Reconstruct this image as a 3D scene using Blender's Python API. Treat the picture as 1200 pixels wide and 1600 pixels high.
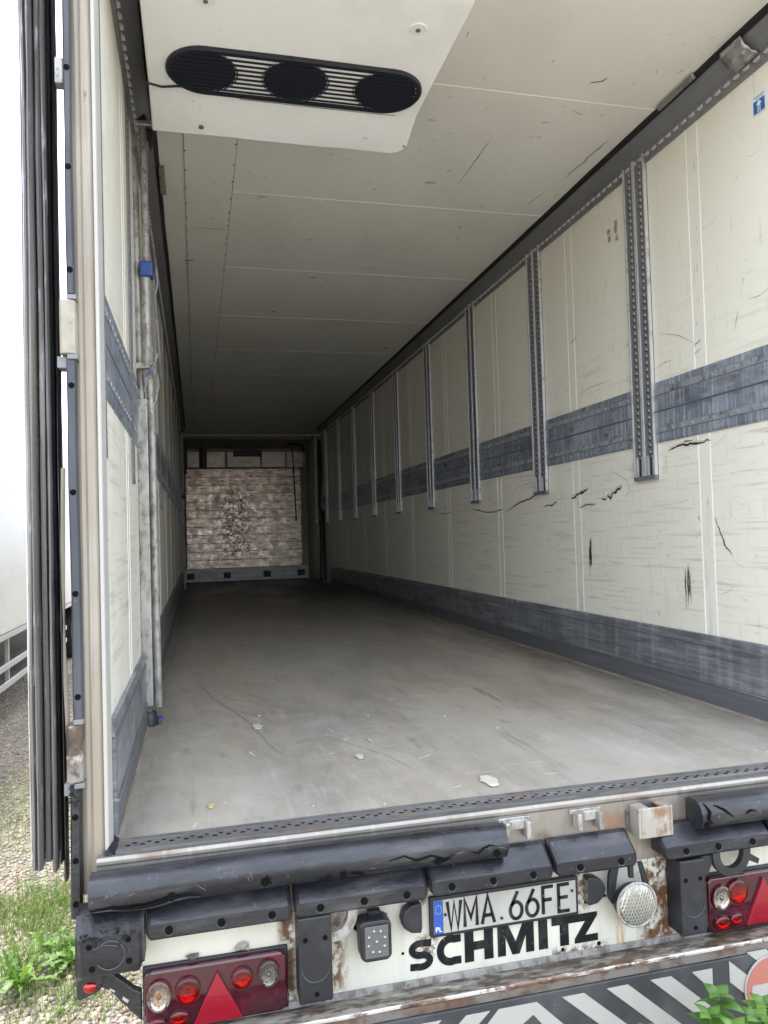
import bpy, math, random
import numpy as np
from mathutils import Vector, Matrix, noise as mnoise

for o in list(bpy.data.objects):
    bpy.data.objects.remove(o)
SC = bpy.context.scene
COL = SC.collection
RND = random.Random(7)
F = 1.2                     # trailer floor above the ground
W, H, L = 2.47, 2.757, 13.35

# ------------------------------------------------------------------ camera
def look(yaw, pitch, roll):
    cy, sy, cp, sp = math.cos(yaw), math.sin(yaw), math.cos(pitch), math.sin(pitch)
    f = Vector((sy * cp, cy * cp, sp)); r = Vector((cy, -sy, 0)); u = r.cross(f)
    c, s = math.cos(roll), math.sin(roll)
    return f, c * r + s * u, -s * r + c * u
cf, cr, cu = look(0.2429, 0.0309, -0.0295)
cam = bpy.data.cameras.new('camera')
cam.sensor_fit = 'HORIZONTAL'; cam.sensor_width = 36; cam.lens = 1185.5 / 1200 * 36
cam.clip_start = 0.05; cam.clip_end = 2000
cob = bpy.data.objects.new('camera', cam); COL.objects.link(cob)
cob.matrix_world = Matrix(((cr.x, cu.x, -cf.x, .2444), (cr.y, cu.y, -cf.y, -2.2029), (cr.z, cu.z, -cf.z, .7998 + F), (0, 0, 0, 1)))
SC.camera = cob

# ------------------------------------------------------------------ sky and sun
SUN_EL, SUN_AZ = math.radians(62), math.radians(-20)      # beyond the trailer, to the left
wd = bpy.data.worlds.new('World'); SC.world = wd; wd.use_nodes = True
nt = wd.node_tree; nt.nodes.clear()
sky = nt.nodes.new('ShaderNodeTexSky'); sky.sky_type = 'NISHITA'; sky.sun_disc = False
sky.sun_elevation = SUN_EL; sky.sun_rotation = SUN_AZ; sky.dust_density = 3.0; sky.air_density = 1.0
mixw = nt.nodes.new('ShaderNodeMix'); mixw.data_type = 'RGBA'; mixw.inputs[0].default_value = .6
mixw.inputs[7].default_value = (10.1, 11.0, 12.3, 1)       # bright even cloud cover
bg = nt.nodes.new('ShaderNodeBackground'); bg.inputs[1].default_value = .125
wo = nt.nodes.new('ShaderNodeOutputWorld')
nt.links.new(sky.outputs[0], mixw.inputs[6]); nt.links.new(mixw.outputs[2], bg.inputs[0]); nt.links.new(bg.outputs[0], wo.inputs[0])
sl = bpy.data.lights.new('sun', 'SUN'); sl.energy = 1.5; sl.angle = math.radians(7); sl.color = (1, .95, .86)
so = bpy.data.objects.new('sun', sl); COL.objects.link(so)
d = Vector((math.sin(SUN_AZ) * math.cos(SUN_EL), math.cos(SUN_AZ) * math.cos(SUN_EL), math.sin(SUN_EL)))
so.rotation_euler = d.to_track_quat('Z', 'Y').to_euler(); so.location = d * 30
SC.view_settings.view_transform = 'Standard'; SC.view_settings.look = 'None'
SC.view_settings.exposure = 1.9; SC.view_settings.gamma = 1
SC.view_settings.use_curve_mapping = False
SC.cycles.max_bounces = 14; SC.cycles.diffuse_bounces = 4; SC.cycles.glossy_bounces = 4
SC.cycles.use_denoising = True

# ------------------------------------------------------------------ materials
def mat(name, base, rough=.5, metal=0., layers=(), bump=None, rvar=0., spec=.5, coat=0., trans=0., objco=False):
    """layers: (colour, (sx,sy,sz), lo, hi, strength[, masks]); masks: (axis, centre, half width, soft)"""
    m = bpy.data.materials.new(name); m.use_nodes = True
    t = m.node_tree; N = t.nodes; K = t.links
    b = N['Principled BSDF']
    b.inputs['Roughness'].default_value = rough; b.inputs['Metallic'].default_value = metal
    b.inputs['Specular IOR Level'].default_value = spec
    if coat: b.inputs['Coat Weight'].default_value = coat; b.inputs['Coat Roughness'].default_value = .08
    b.inputs['Base Color'].default_value = (*base, 1)
    if trans: b.inputs['Transmission Weight'].default_value = trans
    if objco:
        src = N.new('ShaderNodeTexCoord').outputs['Object']
    else:
        src = N.new('ShaderNodeNewGeometry').outputs['Position']
    def tex(scale, detail=6, rgh=.6):
        mp = N.new('ShaderNodeMapping'); mp.inputs['Scale'].default_value = scale
        mp.inputs['Location'].default_value = (RND.random() * 9, RND.random() * 9, RND.random() * 9)
        K.new(src, mp.inputs[0])
        n = N.new('ShaderNodeTexNoise'); n.inputs['Scale'].default_value = 1
        n.inputs['Detail'].default_value = detail; n.inputs['Roughness'].default_value = rgh
        K.new(mp.outputs[0], n.inputs[0])
        return n.outputs[0]
    def rng(v, a, b_, c=0., d_=1.):
        r = N.new('ShaderNodeMapRange'); r.inputs[1].default_value = a; r.inputs[2].default_value = b_
        r.inputs[3].default_value = c; r.inputs[4].default_value = d_
        K.new(v, r.inputs[0]); return r.outputs[0]
    def mul(a, b_):
        x = N.new('ShaderNodeMath'); x.operation = 'MULTIPLY'; K.new(a, x.inputs[0]); K.new(b_, x.inputs[1]); return x.outputs[0]
    sep = None
    cur = None
    for ly in layers:
        colr, scale, lo, hi, st = ly[:5]
        fac = rng(tex(scale), lo, hi, 0, st)
        for (ax, c, hw, soft) in (ly[5] if len(ly) > 5 else ()):
            if sep is None:
                sep = N.new('ShaderNodeSeparateXYZ'); K.new(src, sep.inputs[0])
            s = N.new('ShaderNodeMath'); s.operation = 'SUBTRACT'; K.new(sep.outputs[ax], s.inputs[0]); s.inputs[1].default_value = c
            a = N.new('ShaderNodeMath'); a.operation = 'ABSOLUTE'; K.new(s.outputs[0], a.inputs[0])
            fac = mul(fac, rng(a.outputs[0], hw, hw + soft, 1, 0))
        mx = N.new('ShaderNodeMix'); mx.data_type = 'RGBA'
        K.new(fac, mx.inputs[0])
        if cur is None: mx.inputs[6].default_value = (*base, 1)
        else: K.new(cur, mx.inputs[6])
        mx.inputs[7].default_value = (*colr, 1)
        cur = mx.outputs[2]
    if cur is not None: K.new(cur, b.inputs['Base Color'])
    if rvar:
        K.new(rng(tex((9, 9, 9)), .3, .7, max(.02, rough - rvar), min(1, rough + rvar)), b.inputs['Roughness'])
    if bump:
        sc_, st_, dist = bump
        bp = N.new('ShaderNodeBump'); bp.inputs['Strength'].default_value = st_; bp.inputs['Distance'].default_value = dist
        K.new(tex(sc_, 4), bp.inputs['Height']); K.new(bp.outputs[0], b.inputs['Normal'])
    return m

M = {}
M['wall'] = mat('worn_cream_wall', (.81, .775, .665), .42, layers=[
    ((.55, .52, .44), (1, .9, 1.1), .5, .78, .35),
    ((.36, .335, .28), (1, 2.2, 50), .54, .74, .55, [(2, F + .85, .45, .9)]),
    ((.20, .19, .18), (1, 9, 60), .61, .76, .5, [(2, F + .8, .5, .8)]),
    ((.2, .2, .19), (5, 26, 17), .66, .74, .55),
    ((.33, .30, .24), (1, 40, 5), .6, .75, .35),
    ((.10, .10, .10), (2, 9, 6), .70, .76, .6)], bump=((2, 6, 9), .25, .01), rvar=.1)
M['joint'] = mat('wall_joint_strip', (.80, .765, .665), .45, layers=[
    ((.5, .48, .44), (3, 25, 6), .5, .75, .6, [(2, F + .55, .3, .3)]), ((.12, .11, .11), (4, 70, 14), .62, .74, .6)], bump=((3, 20, 9), .2, .01))
M['ceil'] = mat('scuffed_ceiling_panel', (.81, .79, .735), .45, layers=[
    ((.58, .555, .49), (1.2, .8, 1), .48, .75, .45),
    ((.22, .21, .19), (7, 14, 5), .66, .75, .7), ((.25, .24, .22), (22, 9, 5), .69, .75, .7),
    ((.72, .71, .68), (2.2, 5, 2), .6, .75, .3)], bump=((2.5, 2.5, 2), .35, .02), rvar=.1)
M['bead'] = mat('pale_sealant_bead', (.90, .89, .83), .5)
M['floor'] = mat('worn_grey_floor_far_shade', (.385, .34, .28), .46, layers=[
    ((.18, .16, .135), (2.2, .7, 1), .42, .72, .7),
    ((.34, .33, .32), (.9, .5, 1), .45, .7, .5),
    ((.38, .365, .34), (5, 1.6, 1), .50, .74, .5),
    ((.42, .40, .37), (34, 3.2, 1), .54, .72, .5),
    ((.33, .315, .29), (3, 30, 1), .56, .74, .3),
    ((.15, .105, .065), (2.2, .6, 1), .42, .66, .75, [(0, 2.25, .25, .45), (1, 3.4, 2.2, 2.0)]),
    ((.12, .112, .10), (18, 4, 1), .60, .75, .5),
    ((.06, .056, .054), (1.5, .5, 1), .28, .52, .9, [(1, 13.5, 4.5, 5.0)]),  # shade painted into the floor's deep end, deepening the light falloff
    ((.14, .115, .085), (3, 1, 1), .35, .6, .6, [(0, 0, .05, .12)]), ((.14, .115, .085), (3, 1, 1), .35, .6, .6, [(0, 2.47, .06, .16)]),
    ((.46, .44, .41), (1.1, 16, 1), .60, .74, .45), ((.13, .12, .11), (14, 1.0, 1), .63, .74, .5), ((.44, .42, .38), (70, 5, 1), .6, .74, .5),
    ((.62, .61, .58), (40, 20, 1), .66, .74, .8), ((.13, .12, .105), (60, 34, 1), .62, .72, .5),
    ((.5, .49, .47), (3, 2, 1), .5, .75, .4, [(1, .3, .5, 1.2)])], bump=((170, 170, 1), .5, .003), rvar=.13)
M['kick'] = mat('tarnished_kick_plate', (.18, .187, .205), .36, .25, layers=[
    ((.40, .41, .43), (1, 18, 1.6), .48, .72, .7), ((.40, .41, .43), (1, 1.6, 70), .50, .68, .75), ((.06, .06, .065), (1, 2.5, 8), .5, .7, .6),
    ((.03, .03, .035), (1, 3, 40), .55, .72, .7), ((.5, .52, .56), (1, 5, 130), .6, .75, .6)], bump=((1, 5, 60), .25, .004), rvar=.1)
M['kickdark'] = mat('dark_kick_base', (.125, .128, .138), .42, .2, layers=[
    ((.2, .21, .23), (1, 1.6, 85), .52, .72, .7)], rvar=.1)
M['rub'] = mat('scuffed_rub_strip', (.18, .197, .235), .34, .2, layers=[
    ((.50, .56, .65), (1, 70, 3.6), .46, .66, .8), ((.09, .095, .11), (1, 90, 4), .55, .68, .7), ((.40, .43, .48), (1, 3.2, 4), .46, .68, .6), ((.08, .08, .09), (1, 4, 9), .52, .70, .6), ((.46, .48, .5), (1, 8, 60), .58, .72, .5),
    ((.03, .03, .035), (1, 9, 30), .56, .72, .7)], bump=((1, 40, 8), .2, .004), rvar=.1)
M['rubedge'] = mat('rub_strip_edge', (.42, .435, .47), .45, .5, layers=[((.06, .06, .07), (1, 30, 20), .5, .7, .8)], rvar=.1)
M['galv'] = mat('dull_galvanised_steel', (.20, .20, .205), .5, .35, layers=[
    ((.13, .13, .135), (6, 30, 9), .48, .7, .7), ((.34, .34, .35), (9, 40, 12), .58, .72, .5)], rvar=.12)
M['cove'] = mat('grey_cove_track', (.235, .235, .238), .48, .35, layers=[
    ((.15, .15, .155), (5, 1.2, 8), .45, .7, .6), ((.28, .28, .29), (2, 1.6, 40), .56, .72, .4)], rvar=.1)
M['alu'] = mat('bright_aluminium', (.50, .50, .50), .36, .8, layers=[((.3, .29, .28), (8, 8, 14), .52, .72, .6)], rvar=.12)
M['oldalu'] = mat('stained_aluminium_pole', (.36, .345, .315), .45, .3, layers=[
    ((.15, .13, .11), (34, 34, 16), .46, .62, .8), ((.10, .085, .07), (60, 60, 40), .58, .68, .8), ((.50, .49, .46), (14, 14, 4), .55, .7, .5)], bump=((40, 40, 20), .2, .003), rvar=.1)
M['railrib'] = mat('rail_rib', (.60, .60, .605), .4, .35, layers=[((.2, .2, .2), (9, 30, 16), .54, .72, .7)], rvar=.1)
M['tab'] = mat('pressed_track_tab', (.62, .62, .62), .4, .2)
M['crack'] = mat('floor_crack_dirt', (.17, .155, .13), .6)
M['tear'] = mat('pale_torn_edge', (.62, .59, .50), .6)
M['smear'] = mat('faint_rub_mark', (.34, .33, .30), .5)
M['scuffgrey'] = mat('pale_rubber_scuff', (.14, .14, .15), .6)
M['slot'] = mat('slot_shadow_steel', (.035, .035, .037), .6, .3)
M['steel'] = mat('stained_stainless_sill', (.30, .275, .245), .38, .65, layers=[
    ((.22, .19, .155), (2.2, 3, 5), .45, .7, .75), ((.16, .10, .065), (5, 3, 9), .60, .72, .7),
    ((.5, .48, .45), (40, 3, 6), .56, .7, .35), ((.28, .16, .10), (7, 5, 11), .44, .62, .8, [(0, 1.45, .03, .06)]),
    ((.13, .12, .115), (30, 3, 4), .6, .72, .5)], bump=((14, 9, 14), .15, .004), rvar=.13)
M['post'] = mat('dirty_beige_post', (.29, .25, .195), .5, .15, layers=[
    ((.15, .115, .085), (26, 5, 1.1), .45, .7, .75), ((.36, .325, .275), (30, 5, .7), .5, .68, .6),
    ((.12, .10, .085), (50, 20, 14), .64, .74, .8), ((.17, .14, .11), (90, 30, 2.0), .56, .70, .7), ((.42, .39, .34), (9, 9, 1.2), .52, .7, .6)], bump=((60, 60, 8), .12, .003), rvar=.1)
M['hinge'] = mat('stained_hinge_block', (.34, .305, .25), .5, layers=[((.22, .175, .13), (16, 16, 12), .44, .66, .7), ((.10, .085, .07), (60, 60, 60), .62, .7, .7)], rvar=.1)
M['white'] = mat('white_door_trim', (.42, .41, .37), .42, layers=[((.42, .39, .33), (30, 30, 2), .52, .72, .6)], rvar=.1)
M['rubber'] = mat('weathered_black_rubber', (.013, .013, .015), .46, layers=[
    ((.032, .032, .036), (6, 9, 14), .48, .7, .7), ((.017, .017, .019), (20, 20, 20), .52, .7, .7),
    ((.13, .13, .14), (70, 26, 46), .66, .75, .7)], bump=((42, 42, 42), .5, .008), rvar=.14)
M['rubber2'] = mat('dusty_grey_rubber', (.012, .0125, .016), .33, layers=[
    ((.034, .034, .040), (5, 9, 22), .45, .68, .75), ((.007, .007, .008), (16, 16, 30), .55, .7, .7),
    ((.12, .12, .13), (70, 24, 50), .64, .74, .7), ((.085, .082, .08), (3, 16, 16), .52, .7, .6)], bump=((34, 60, 60), .22, .005), rvar=.14)
M['gasket'] = mat('door_gasket_rubber', (.105, .097, .093), .33, layers=[
    ((.21, .185, .165), (60, 60, 1.4), .45, .7, .8), ((.42, .42, .44), (50, 50, 7), .60, .72, .8), ((.03, .03, .03), (70, 70, 1.1), .54, .7, .7)], bump=((30, 30, 3), .2, .004), rvar=.12)
M['stripr'] = mat('rubber_edge_strip', (.042, .044, .055), .5, layers=[
    ((.085, .088, .10), (20, 20, 3), .45, .7, .6), ((.03, .03, .035), (40, 40, 18), .55, .7, .6), ((.35, .35, .36), (60, 60, 60), .7, .76, .6)], bump=((40, 40, 20), .3, .004), rvar=.1)
M['black'] = mat('matt_black', (.013, .013, .015), .55)
M['hole'] = mat('hole_dark', (.004, .004, .004), .9, spec=.1)
M['bumperpost'] = mat('black_bumper_post', (.012, .0125, .015), .48, layers=[((.032, .034, .038), (9, 9, 9), .5, .7, .7)], bump=((30, 30, 30), .2, .003), rvar=.1)
RUSTM = [((.10, .042, .014), (30, 30, 22), .38, .50, .97, [(0, .458, .010, .022)]), ((.035, .022, .015), (60, 60, 60), .5, .6, .9, [(0, .458, .010, .02)]),
         ((.12, .048, .014), (32, 32, 24), .40, .52, .97, [(0, 1.575, .03, .05)]), ((.05, .03, .02), (60, 60, 60), .52, .62, .9, [(0, 1.575, .03, .05)]),
         ((.15, .06, .018), (38, 38, 22), .46, .56, .95, [(0, .585, .010, .03), (2, F - .33, .07, .08)]),
         ((.42, .20, .05), (60, 60, 7), .40, .55, .85, [(0, 1.447, .006, .012), (2, F - .42, .06, .04)]),
         ((.14, .06, .03), (45, 45, 45), .42, .52, .95, [(0, .815, .022, .03), (2, F - .205, .022, .02)]),
         ((.10, .055, .035), (45, 45, 45), .45, .55, .95, [(0, .845, .02, .02), (2, F - .352, .02, .02)]),
         ((.12, .06, .035), (60, 60, 60), .46, .56, .9, [(0, 1.31, .07, .05), (2, F - .44, .008, .02)]),
         ((.12, .06, .035), (55, 55, 55), .44, .54, .9, [(0, 1.325, .012, .02), (2, F - .235, .06, .05)])]
M['panel'] = mat('cream_rear_panel', (.56, .54, .455), .4, layers=[
    ((.44, .41, .31), (7, 7, 3), .48, .72, .5), ((.25, .22, .17), (60, 60, 60), .68, .74, .7),
    ((.45, .43, .37), (40, 40, 3), .54, .7, .5)] + RUSTM, bump=((40, 40, 40), .15, .003), rvar=.1)
M['ledge'] = mat('rusted_cream_ledge', (.27, .25, .21), .6, .05, layers=[
    ((.17, .14, .115), (14, 20, 12), .42, .6, .8), ((.075, .045, .028), (7, 14, 9), .47, .56, .92), ((.035, .024, .018), (19, 30, 20), .50, .60, .85),
    ((.15, .065, .022), (11, 22, 14), .60, .68, .7), ((.42, .40, .35), (12, 26, 14), .60, .68, .8)], bump=((40, 40, 40), .4, .004), rvar=.1)
M['rustbar'] = mat('rusty_angle_bar', (.13, .115, .10), .6, .15, layers=[
    ((.095, .04, .018), (6, 20, 16), .48, .62, .9), ((.05, .03, .02), (20, 20, 30), .5, .62, .7)], bump=((40, 40, 40), .4, .004))
M['guard'] = mat('dark_guard_board', (.030, .031, .034), .5, layers=[
    ((.075, .075, .078), (7, 7, 7), .46, .7, .7), ((.30, .30, .30), (75, 75, 75), .70, .76, .7)], bump=((40, 40, 40), .2, .003), rvar=.12)
M['stripe'] = mat('faded_white_stripe', (.33, .32, .29), .5, layers=[
    ((.30, .285, .25), (9, 9, 9), .46, .7, .6), ((.10, .10, .095), (55, 55, 55), .66, .73, .8)], rvar=.1)
M['noentry'] = mat('faded_red_sign', (.36, .115, .085), .5, layers=[((.30, .15, .10), (14, 14, 14), .45, .65, .6)])
M['letter'] = mat('black_letter_film', (.006, .007, .008), .5, spec=.25, layers=[((.33, .31, .26), (120, 120, 120), .66, .72, .8), ((.05, .05, .048), (30, 30, 12), .5, .7, .6)])
M['plate'] = mat('dirty_number_plate', (.36, .35, .315), .4, layers=[((.25, .235, .20), (14, 14, 9), .45, .7, .6)], rvar=.1)
M['eublue'] = mat('plate_blue', (.018, .075, .33), .4)
M['euyellow'] = mat('plate_yellow', (.5, .45, .2), .5)
M['stickblue'] = mat('sticker_blue', (.018, .11, .33), .35)
M['stickwhite'] = mat('sticker_white', (.72, .74, .78), .35)
M['wine'] = mat('dark_red_lens', (.04, .004, .010), .1, layers=[((.085, .004, .011), (26, 26, 26), .45, .65, .8), ((.045, .028, .03), (14, 14, 9), .55, .7, .5)], coat=.6, rvar=.08)
M['tri'] = mat('red_triangle_reflector', (.23, .003, .014), .25, coat=.4, bump=((160, 160, 160), .3, .003))
def facet(name, base, rough, metal, sc=90, st=.9, col2=None):
    m = mat(name, base, rough, metal, coat=.6)
    t = m.node_tree; N = t.nodes; K = t.links; b = N['Principled BSDF']
    tc = N.new('ShaderNodeTexCoord'); v = N.new('ShaderNodeTexVoronoi'); v.inputs['Scale'].default_value = sc
    K.new(tc.outputs['Object'], v.inputs[0])
    bp = N.new('ShaderNodeBump'); bp.inputs['Strength'].default_value = st; bp.inputs['Distance'].default_value = .008
    K.new(v.outputs[0], bp.inputs['Height']); K.new(bp.outputs[0], b.inputs['Normal'])
    if col2:
        mx = N.new('ShaderNodeMix'); mx.data_type = 'RGBA'; mx.inputs[6].default_value = (*base, 1); mx.inputs[7].default_value = (*col2, 1)
        sp = N.new('ShaderNodeSeparateColor'); K.new(v.outputs[1], sp.inputs[0]); K.new(sp.outputs[0], mx.inputs[0])
        K.new(mx.outputs[2], b.inputs['Base Color'])
    return m
M['redref'] = facet('bright_red_reflector', (.48, .03, .03), .14, .8, 150, .04, (.26, .01, .01))
M['clearref'] = facet('clear_faceted_reflector', (.62, .57, .53), .14, .85, 150, .04, (.34, .29, .26))
M['greyref'] = facet('smoky_faceted_reflector', (.25, .22, .21), .18, .75, 150, .04, (.12, .10, .10))
M['glass'] = mat('clear_lamp_cover', (.92, .90, .88), .03, trans=1.0)
M['glassred'] = mat('red_lamp_cover', (.85, .03, .03), .03, trans=1.0)
M['amber'] = mat('amber_bulb', (.45, .17, .05), .3)
M['lampglass'] = facet('ribbed_lamp_glass', (.30, .29, .25), .22, .6, 200, .03, (.17, .165, .14))
M['ridge'] = mat('lamp_glass_ridge', (.44, .43, .37), .15, .6)
M['ledglass'] = mat('work_lamp_glass', (.10, .105, .10), .18, .1, coat=.5, bump=((5, 5, 260), .4, .002))
M['led'] = mat('led_dome', (.28, .29, .28), .15, .7)
M['blue'] = mat('worn_blue_plastic', (.018, .062, .24), .42, layers=[((.10, .16, .36), (30, 30, 30), .55, .7, .6)])
M['evap'] = mat('white_evaporator_shell', (.88, .885, .88), .4, layers=[
    ((.70, .68, .64), (3, 2.4, 3), .5, .74, .4), ((.2, .19, .17), (24, 24, 14), .69, .75, .8), ((.30, .29, .27), (9, 40, 9), .70, .76, .6)], bump=((4, 4, 4), .3, .02), rvar=.1)
M['grille'] = mat('navy_black_grille', (.012, .014, .024), .45)
M['mesh'] = mat('fan_guard_black', (.010, .012, .022), .5)
M['frontwall'] = mat('grimy_front_wall', (.33, .30, .27), .5, layers=[((.18, .15, .12), (3, 3, 4), .45, .7, .7), ((.06, .05, .05), (8, 8, 14), .6, .72, .6)])
M['plank'] = mat('stained_bulkhead_board', (.60, .50, .41), .33, .7, layers=[
    ((.26, .19, .14), (4.5, 1, 9), .42, .64, .85), ((.72, .63, .54), (10, 1, 22), .54, .76, .5), ((.16, .115, .085), (9, 1, 26), .5, .66, .8),
    ((.04, .03, .028), (26, 1, 20), .46, .57, .92, [(0, 1.0, .16, .35), (2, F + 1.1, .5, .4)]),
    ((.06, .045, .035), (16, 1, 30), .57, .68, .8)], rvar=.1)
M['basealu'] = mat('grimy_bulkhead_base', (.34, .32, .30), .45, .45, layers=[((.2, .18, .16), (4, 4, 9), .45, .65, .7)])
M['frontpanel'] = mat('grimy_unit_panel', (.55, .50, .44), .38, .55, layers=[((.25, .21, .17), (3, 3, 5), .45, .7, .7)])
M['neighbour'] = mat('white_trailer_paint', (.70, .70, .68), .4, layers=[((.5, .48, .42), (.8, .8, 2), .5, .75, .5)])
M['railpaint'] = mat('pale_guard_rail', (.50, .50, .50), .45)
M['under'] = mat('dark_underbody', (.03, .03, .032), .6)
M['leafbright'] = None
def leafmat(name, a, b, tr=.35):
    m = bpy.data.materials.new(name); m.use_nodes = True; t = m.node_tree; N = t.nodes; K = t.links
    p = N['Principled BSDF']; p.inputs['Roughness'].default_value = .45
    oi = N.new('ShaderNodeObjectInfo'); g = N.new('ShaderNodeNewGeometry')
    n = N.new('ShaderNodeTexNoise'); n.inputs['Scale'].default_value = 28; K.new(g.outputs['Position'], n.inputs[0])
    ad = N.new('ShaderNodeMath'); ad.operation = 'ADD'; K.new(n.outputs[0], ad.inputs[0]); K.new(oi.outputs['Random'], ad.inputs[1])
    r = N.new('ShaderNodeMapRange'); r.inputs[1].default_value = .4; r.inputs[2].default_value = 1.6; K.new(ad.outputs[0], r.inputs[0])
    mx = N.new('ShaderNodeMix'); mx.data_type = 'RGBA'; mx.inputs[6].default_value = (*a, 1); mx.inputs[7].default_value = (*b, 1)
    K.new(r.outputs[0], mx.inputs[0]); K.new(mx.outputs[2], p.inputs['Base Color'])
    ts = N.new('ShaderNodeBsdfTranslucent'); K.new(mx.outputs[2], ts.inputs[0])
    ms = N.new('ShaderNodeMixShader'); ms.inputs[0].default_value = tr
    K.new(p.outputs[0], ms.inputs[1]); K.new(ts.outputs[0], ms.inputs[2]); K.new(ms.outputs[0], N['Material Output'].inputs[0])
    return m
M['nettle'] = leafmat('nettle_leaf', (.075, .17, .03), (.16, .29, .055))
M['dandel'] = leafmat('dandelion_leaf', (.09, .20, .028), (.19, .31, .05))
M['grass'] = leafmat('grass_blade', (.11, .19, .035), (.26, .32, .09), .25)
M['stem'] = mat('green_stem', (.12, .2, .05), .5)
# gravel: stones differ in colour one by one
def stonemat():
    m = bpy.data.materials.new('mixed_pebble'); m.use_nodes = True; t = m.node_tree; N = t.nodes; K = t.links
    p = N['Principled BSDF']; p.inputs['Roughness'].default_value = .75
    at = N.new('ShaderNodeAttribute'); at.attribute_name = 'shade'
    oi = N.new('ShaderNodeObjectInfo')
    ad = N.new('ShaderNodeMath'); ad.operation = 'ADD'; K.new(at.outputs['Fac'], ad.inputs[0]); K.new(oi.outputs['Random'], ad.inputs[1])
    fr = N.new('ShaderNodeMath'); fr.operation = 'FRACT'; K.new(ad.outputs[0], fr.inputs[0])
    cr_ = N.new('ShaderNodeValToRGB'); e = cr_.color_ramp; e.interpolation = 'CONSTANT'
    cs = [(.40, .335, .26), (.35, .315, .27), (.42, .305, .235), (.44, .385, .31), (.23, .215, .195), (.48, .43, .365), (.37, .265, .205), (.30, .26, .215)]
    while len(e.elements) < len(cs): e.elements.new(.5)
    for i, c in enumerate(cs): e.elements[i].position = i / len(cs); e.elements[i].color = (*c, 1)
    K.new(fr.outputs[0], cr_.inputs[0])
    g = N.new('ShaderNodeNewGeometry'); n = N.new('ShaderNodeTexNoise'); n.inputs['Scale'].default_value = 60; n.inputs['Detail'].default_value = 5
    K.new(g.outputs['Position'], n.inputs[0])
    r = N.new('ShaderNodeMapRange'); r.inputs[1].default_value = .3; r.inputs[2].default_value = .7; r.inputs[3].default_value = .7; r.inputs[4].default_value = 1.2; K.new(n.outputs[0], r.inputs[0])
    v = N.new('ShaderNodeVectorMath'); v.operation = 'SCALE'; K.new(cr_.outputs[0], v.inputs[0]); K.new(r.outputs[0], v.inputs[3])
    K.new(v.outputs[0], p.inputs['Base Color'])
    return m
M['stone'] = stonemat()
def groundmat():
    m = mat('gravel_bed', (.32, .275, .215), .85, layers=[((.22, .185, .14), (14, 14, 14), .45, .7, .8), ((.10, .13, .05), (.8, .8, .8), .5, .68, .5)])
    t = m.node_tree; N = t.nodes; K = t.links; b = N['Principled BSDF']
    g = N.new('ShaderNodeNewGeometry'); v = N.new('ShaderNodeTexVoronoi'); v.inputs['Scale'].default_value = 26; K.new(g.outputs['Position'], v.inputs[0])
    bp = N.new('ShaderNodeBump'); bp.invert = True; bp.inputs['Strength'].default_value = 1; bp.inputs['Distance'].default_value = .03
    K.new(v.outputs[0], bp.inputs['Height']); K.new(bp.outputs[0], b.inputs['Normal'])
    return m
M['ground'] = groundmat()
M['paper'] = mat('pale_paper_chip', (.52, .49, .42), .6)
M['straw'] = mat('dry_straw', (.45, .40, .2), .6)

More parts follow.
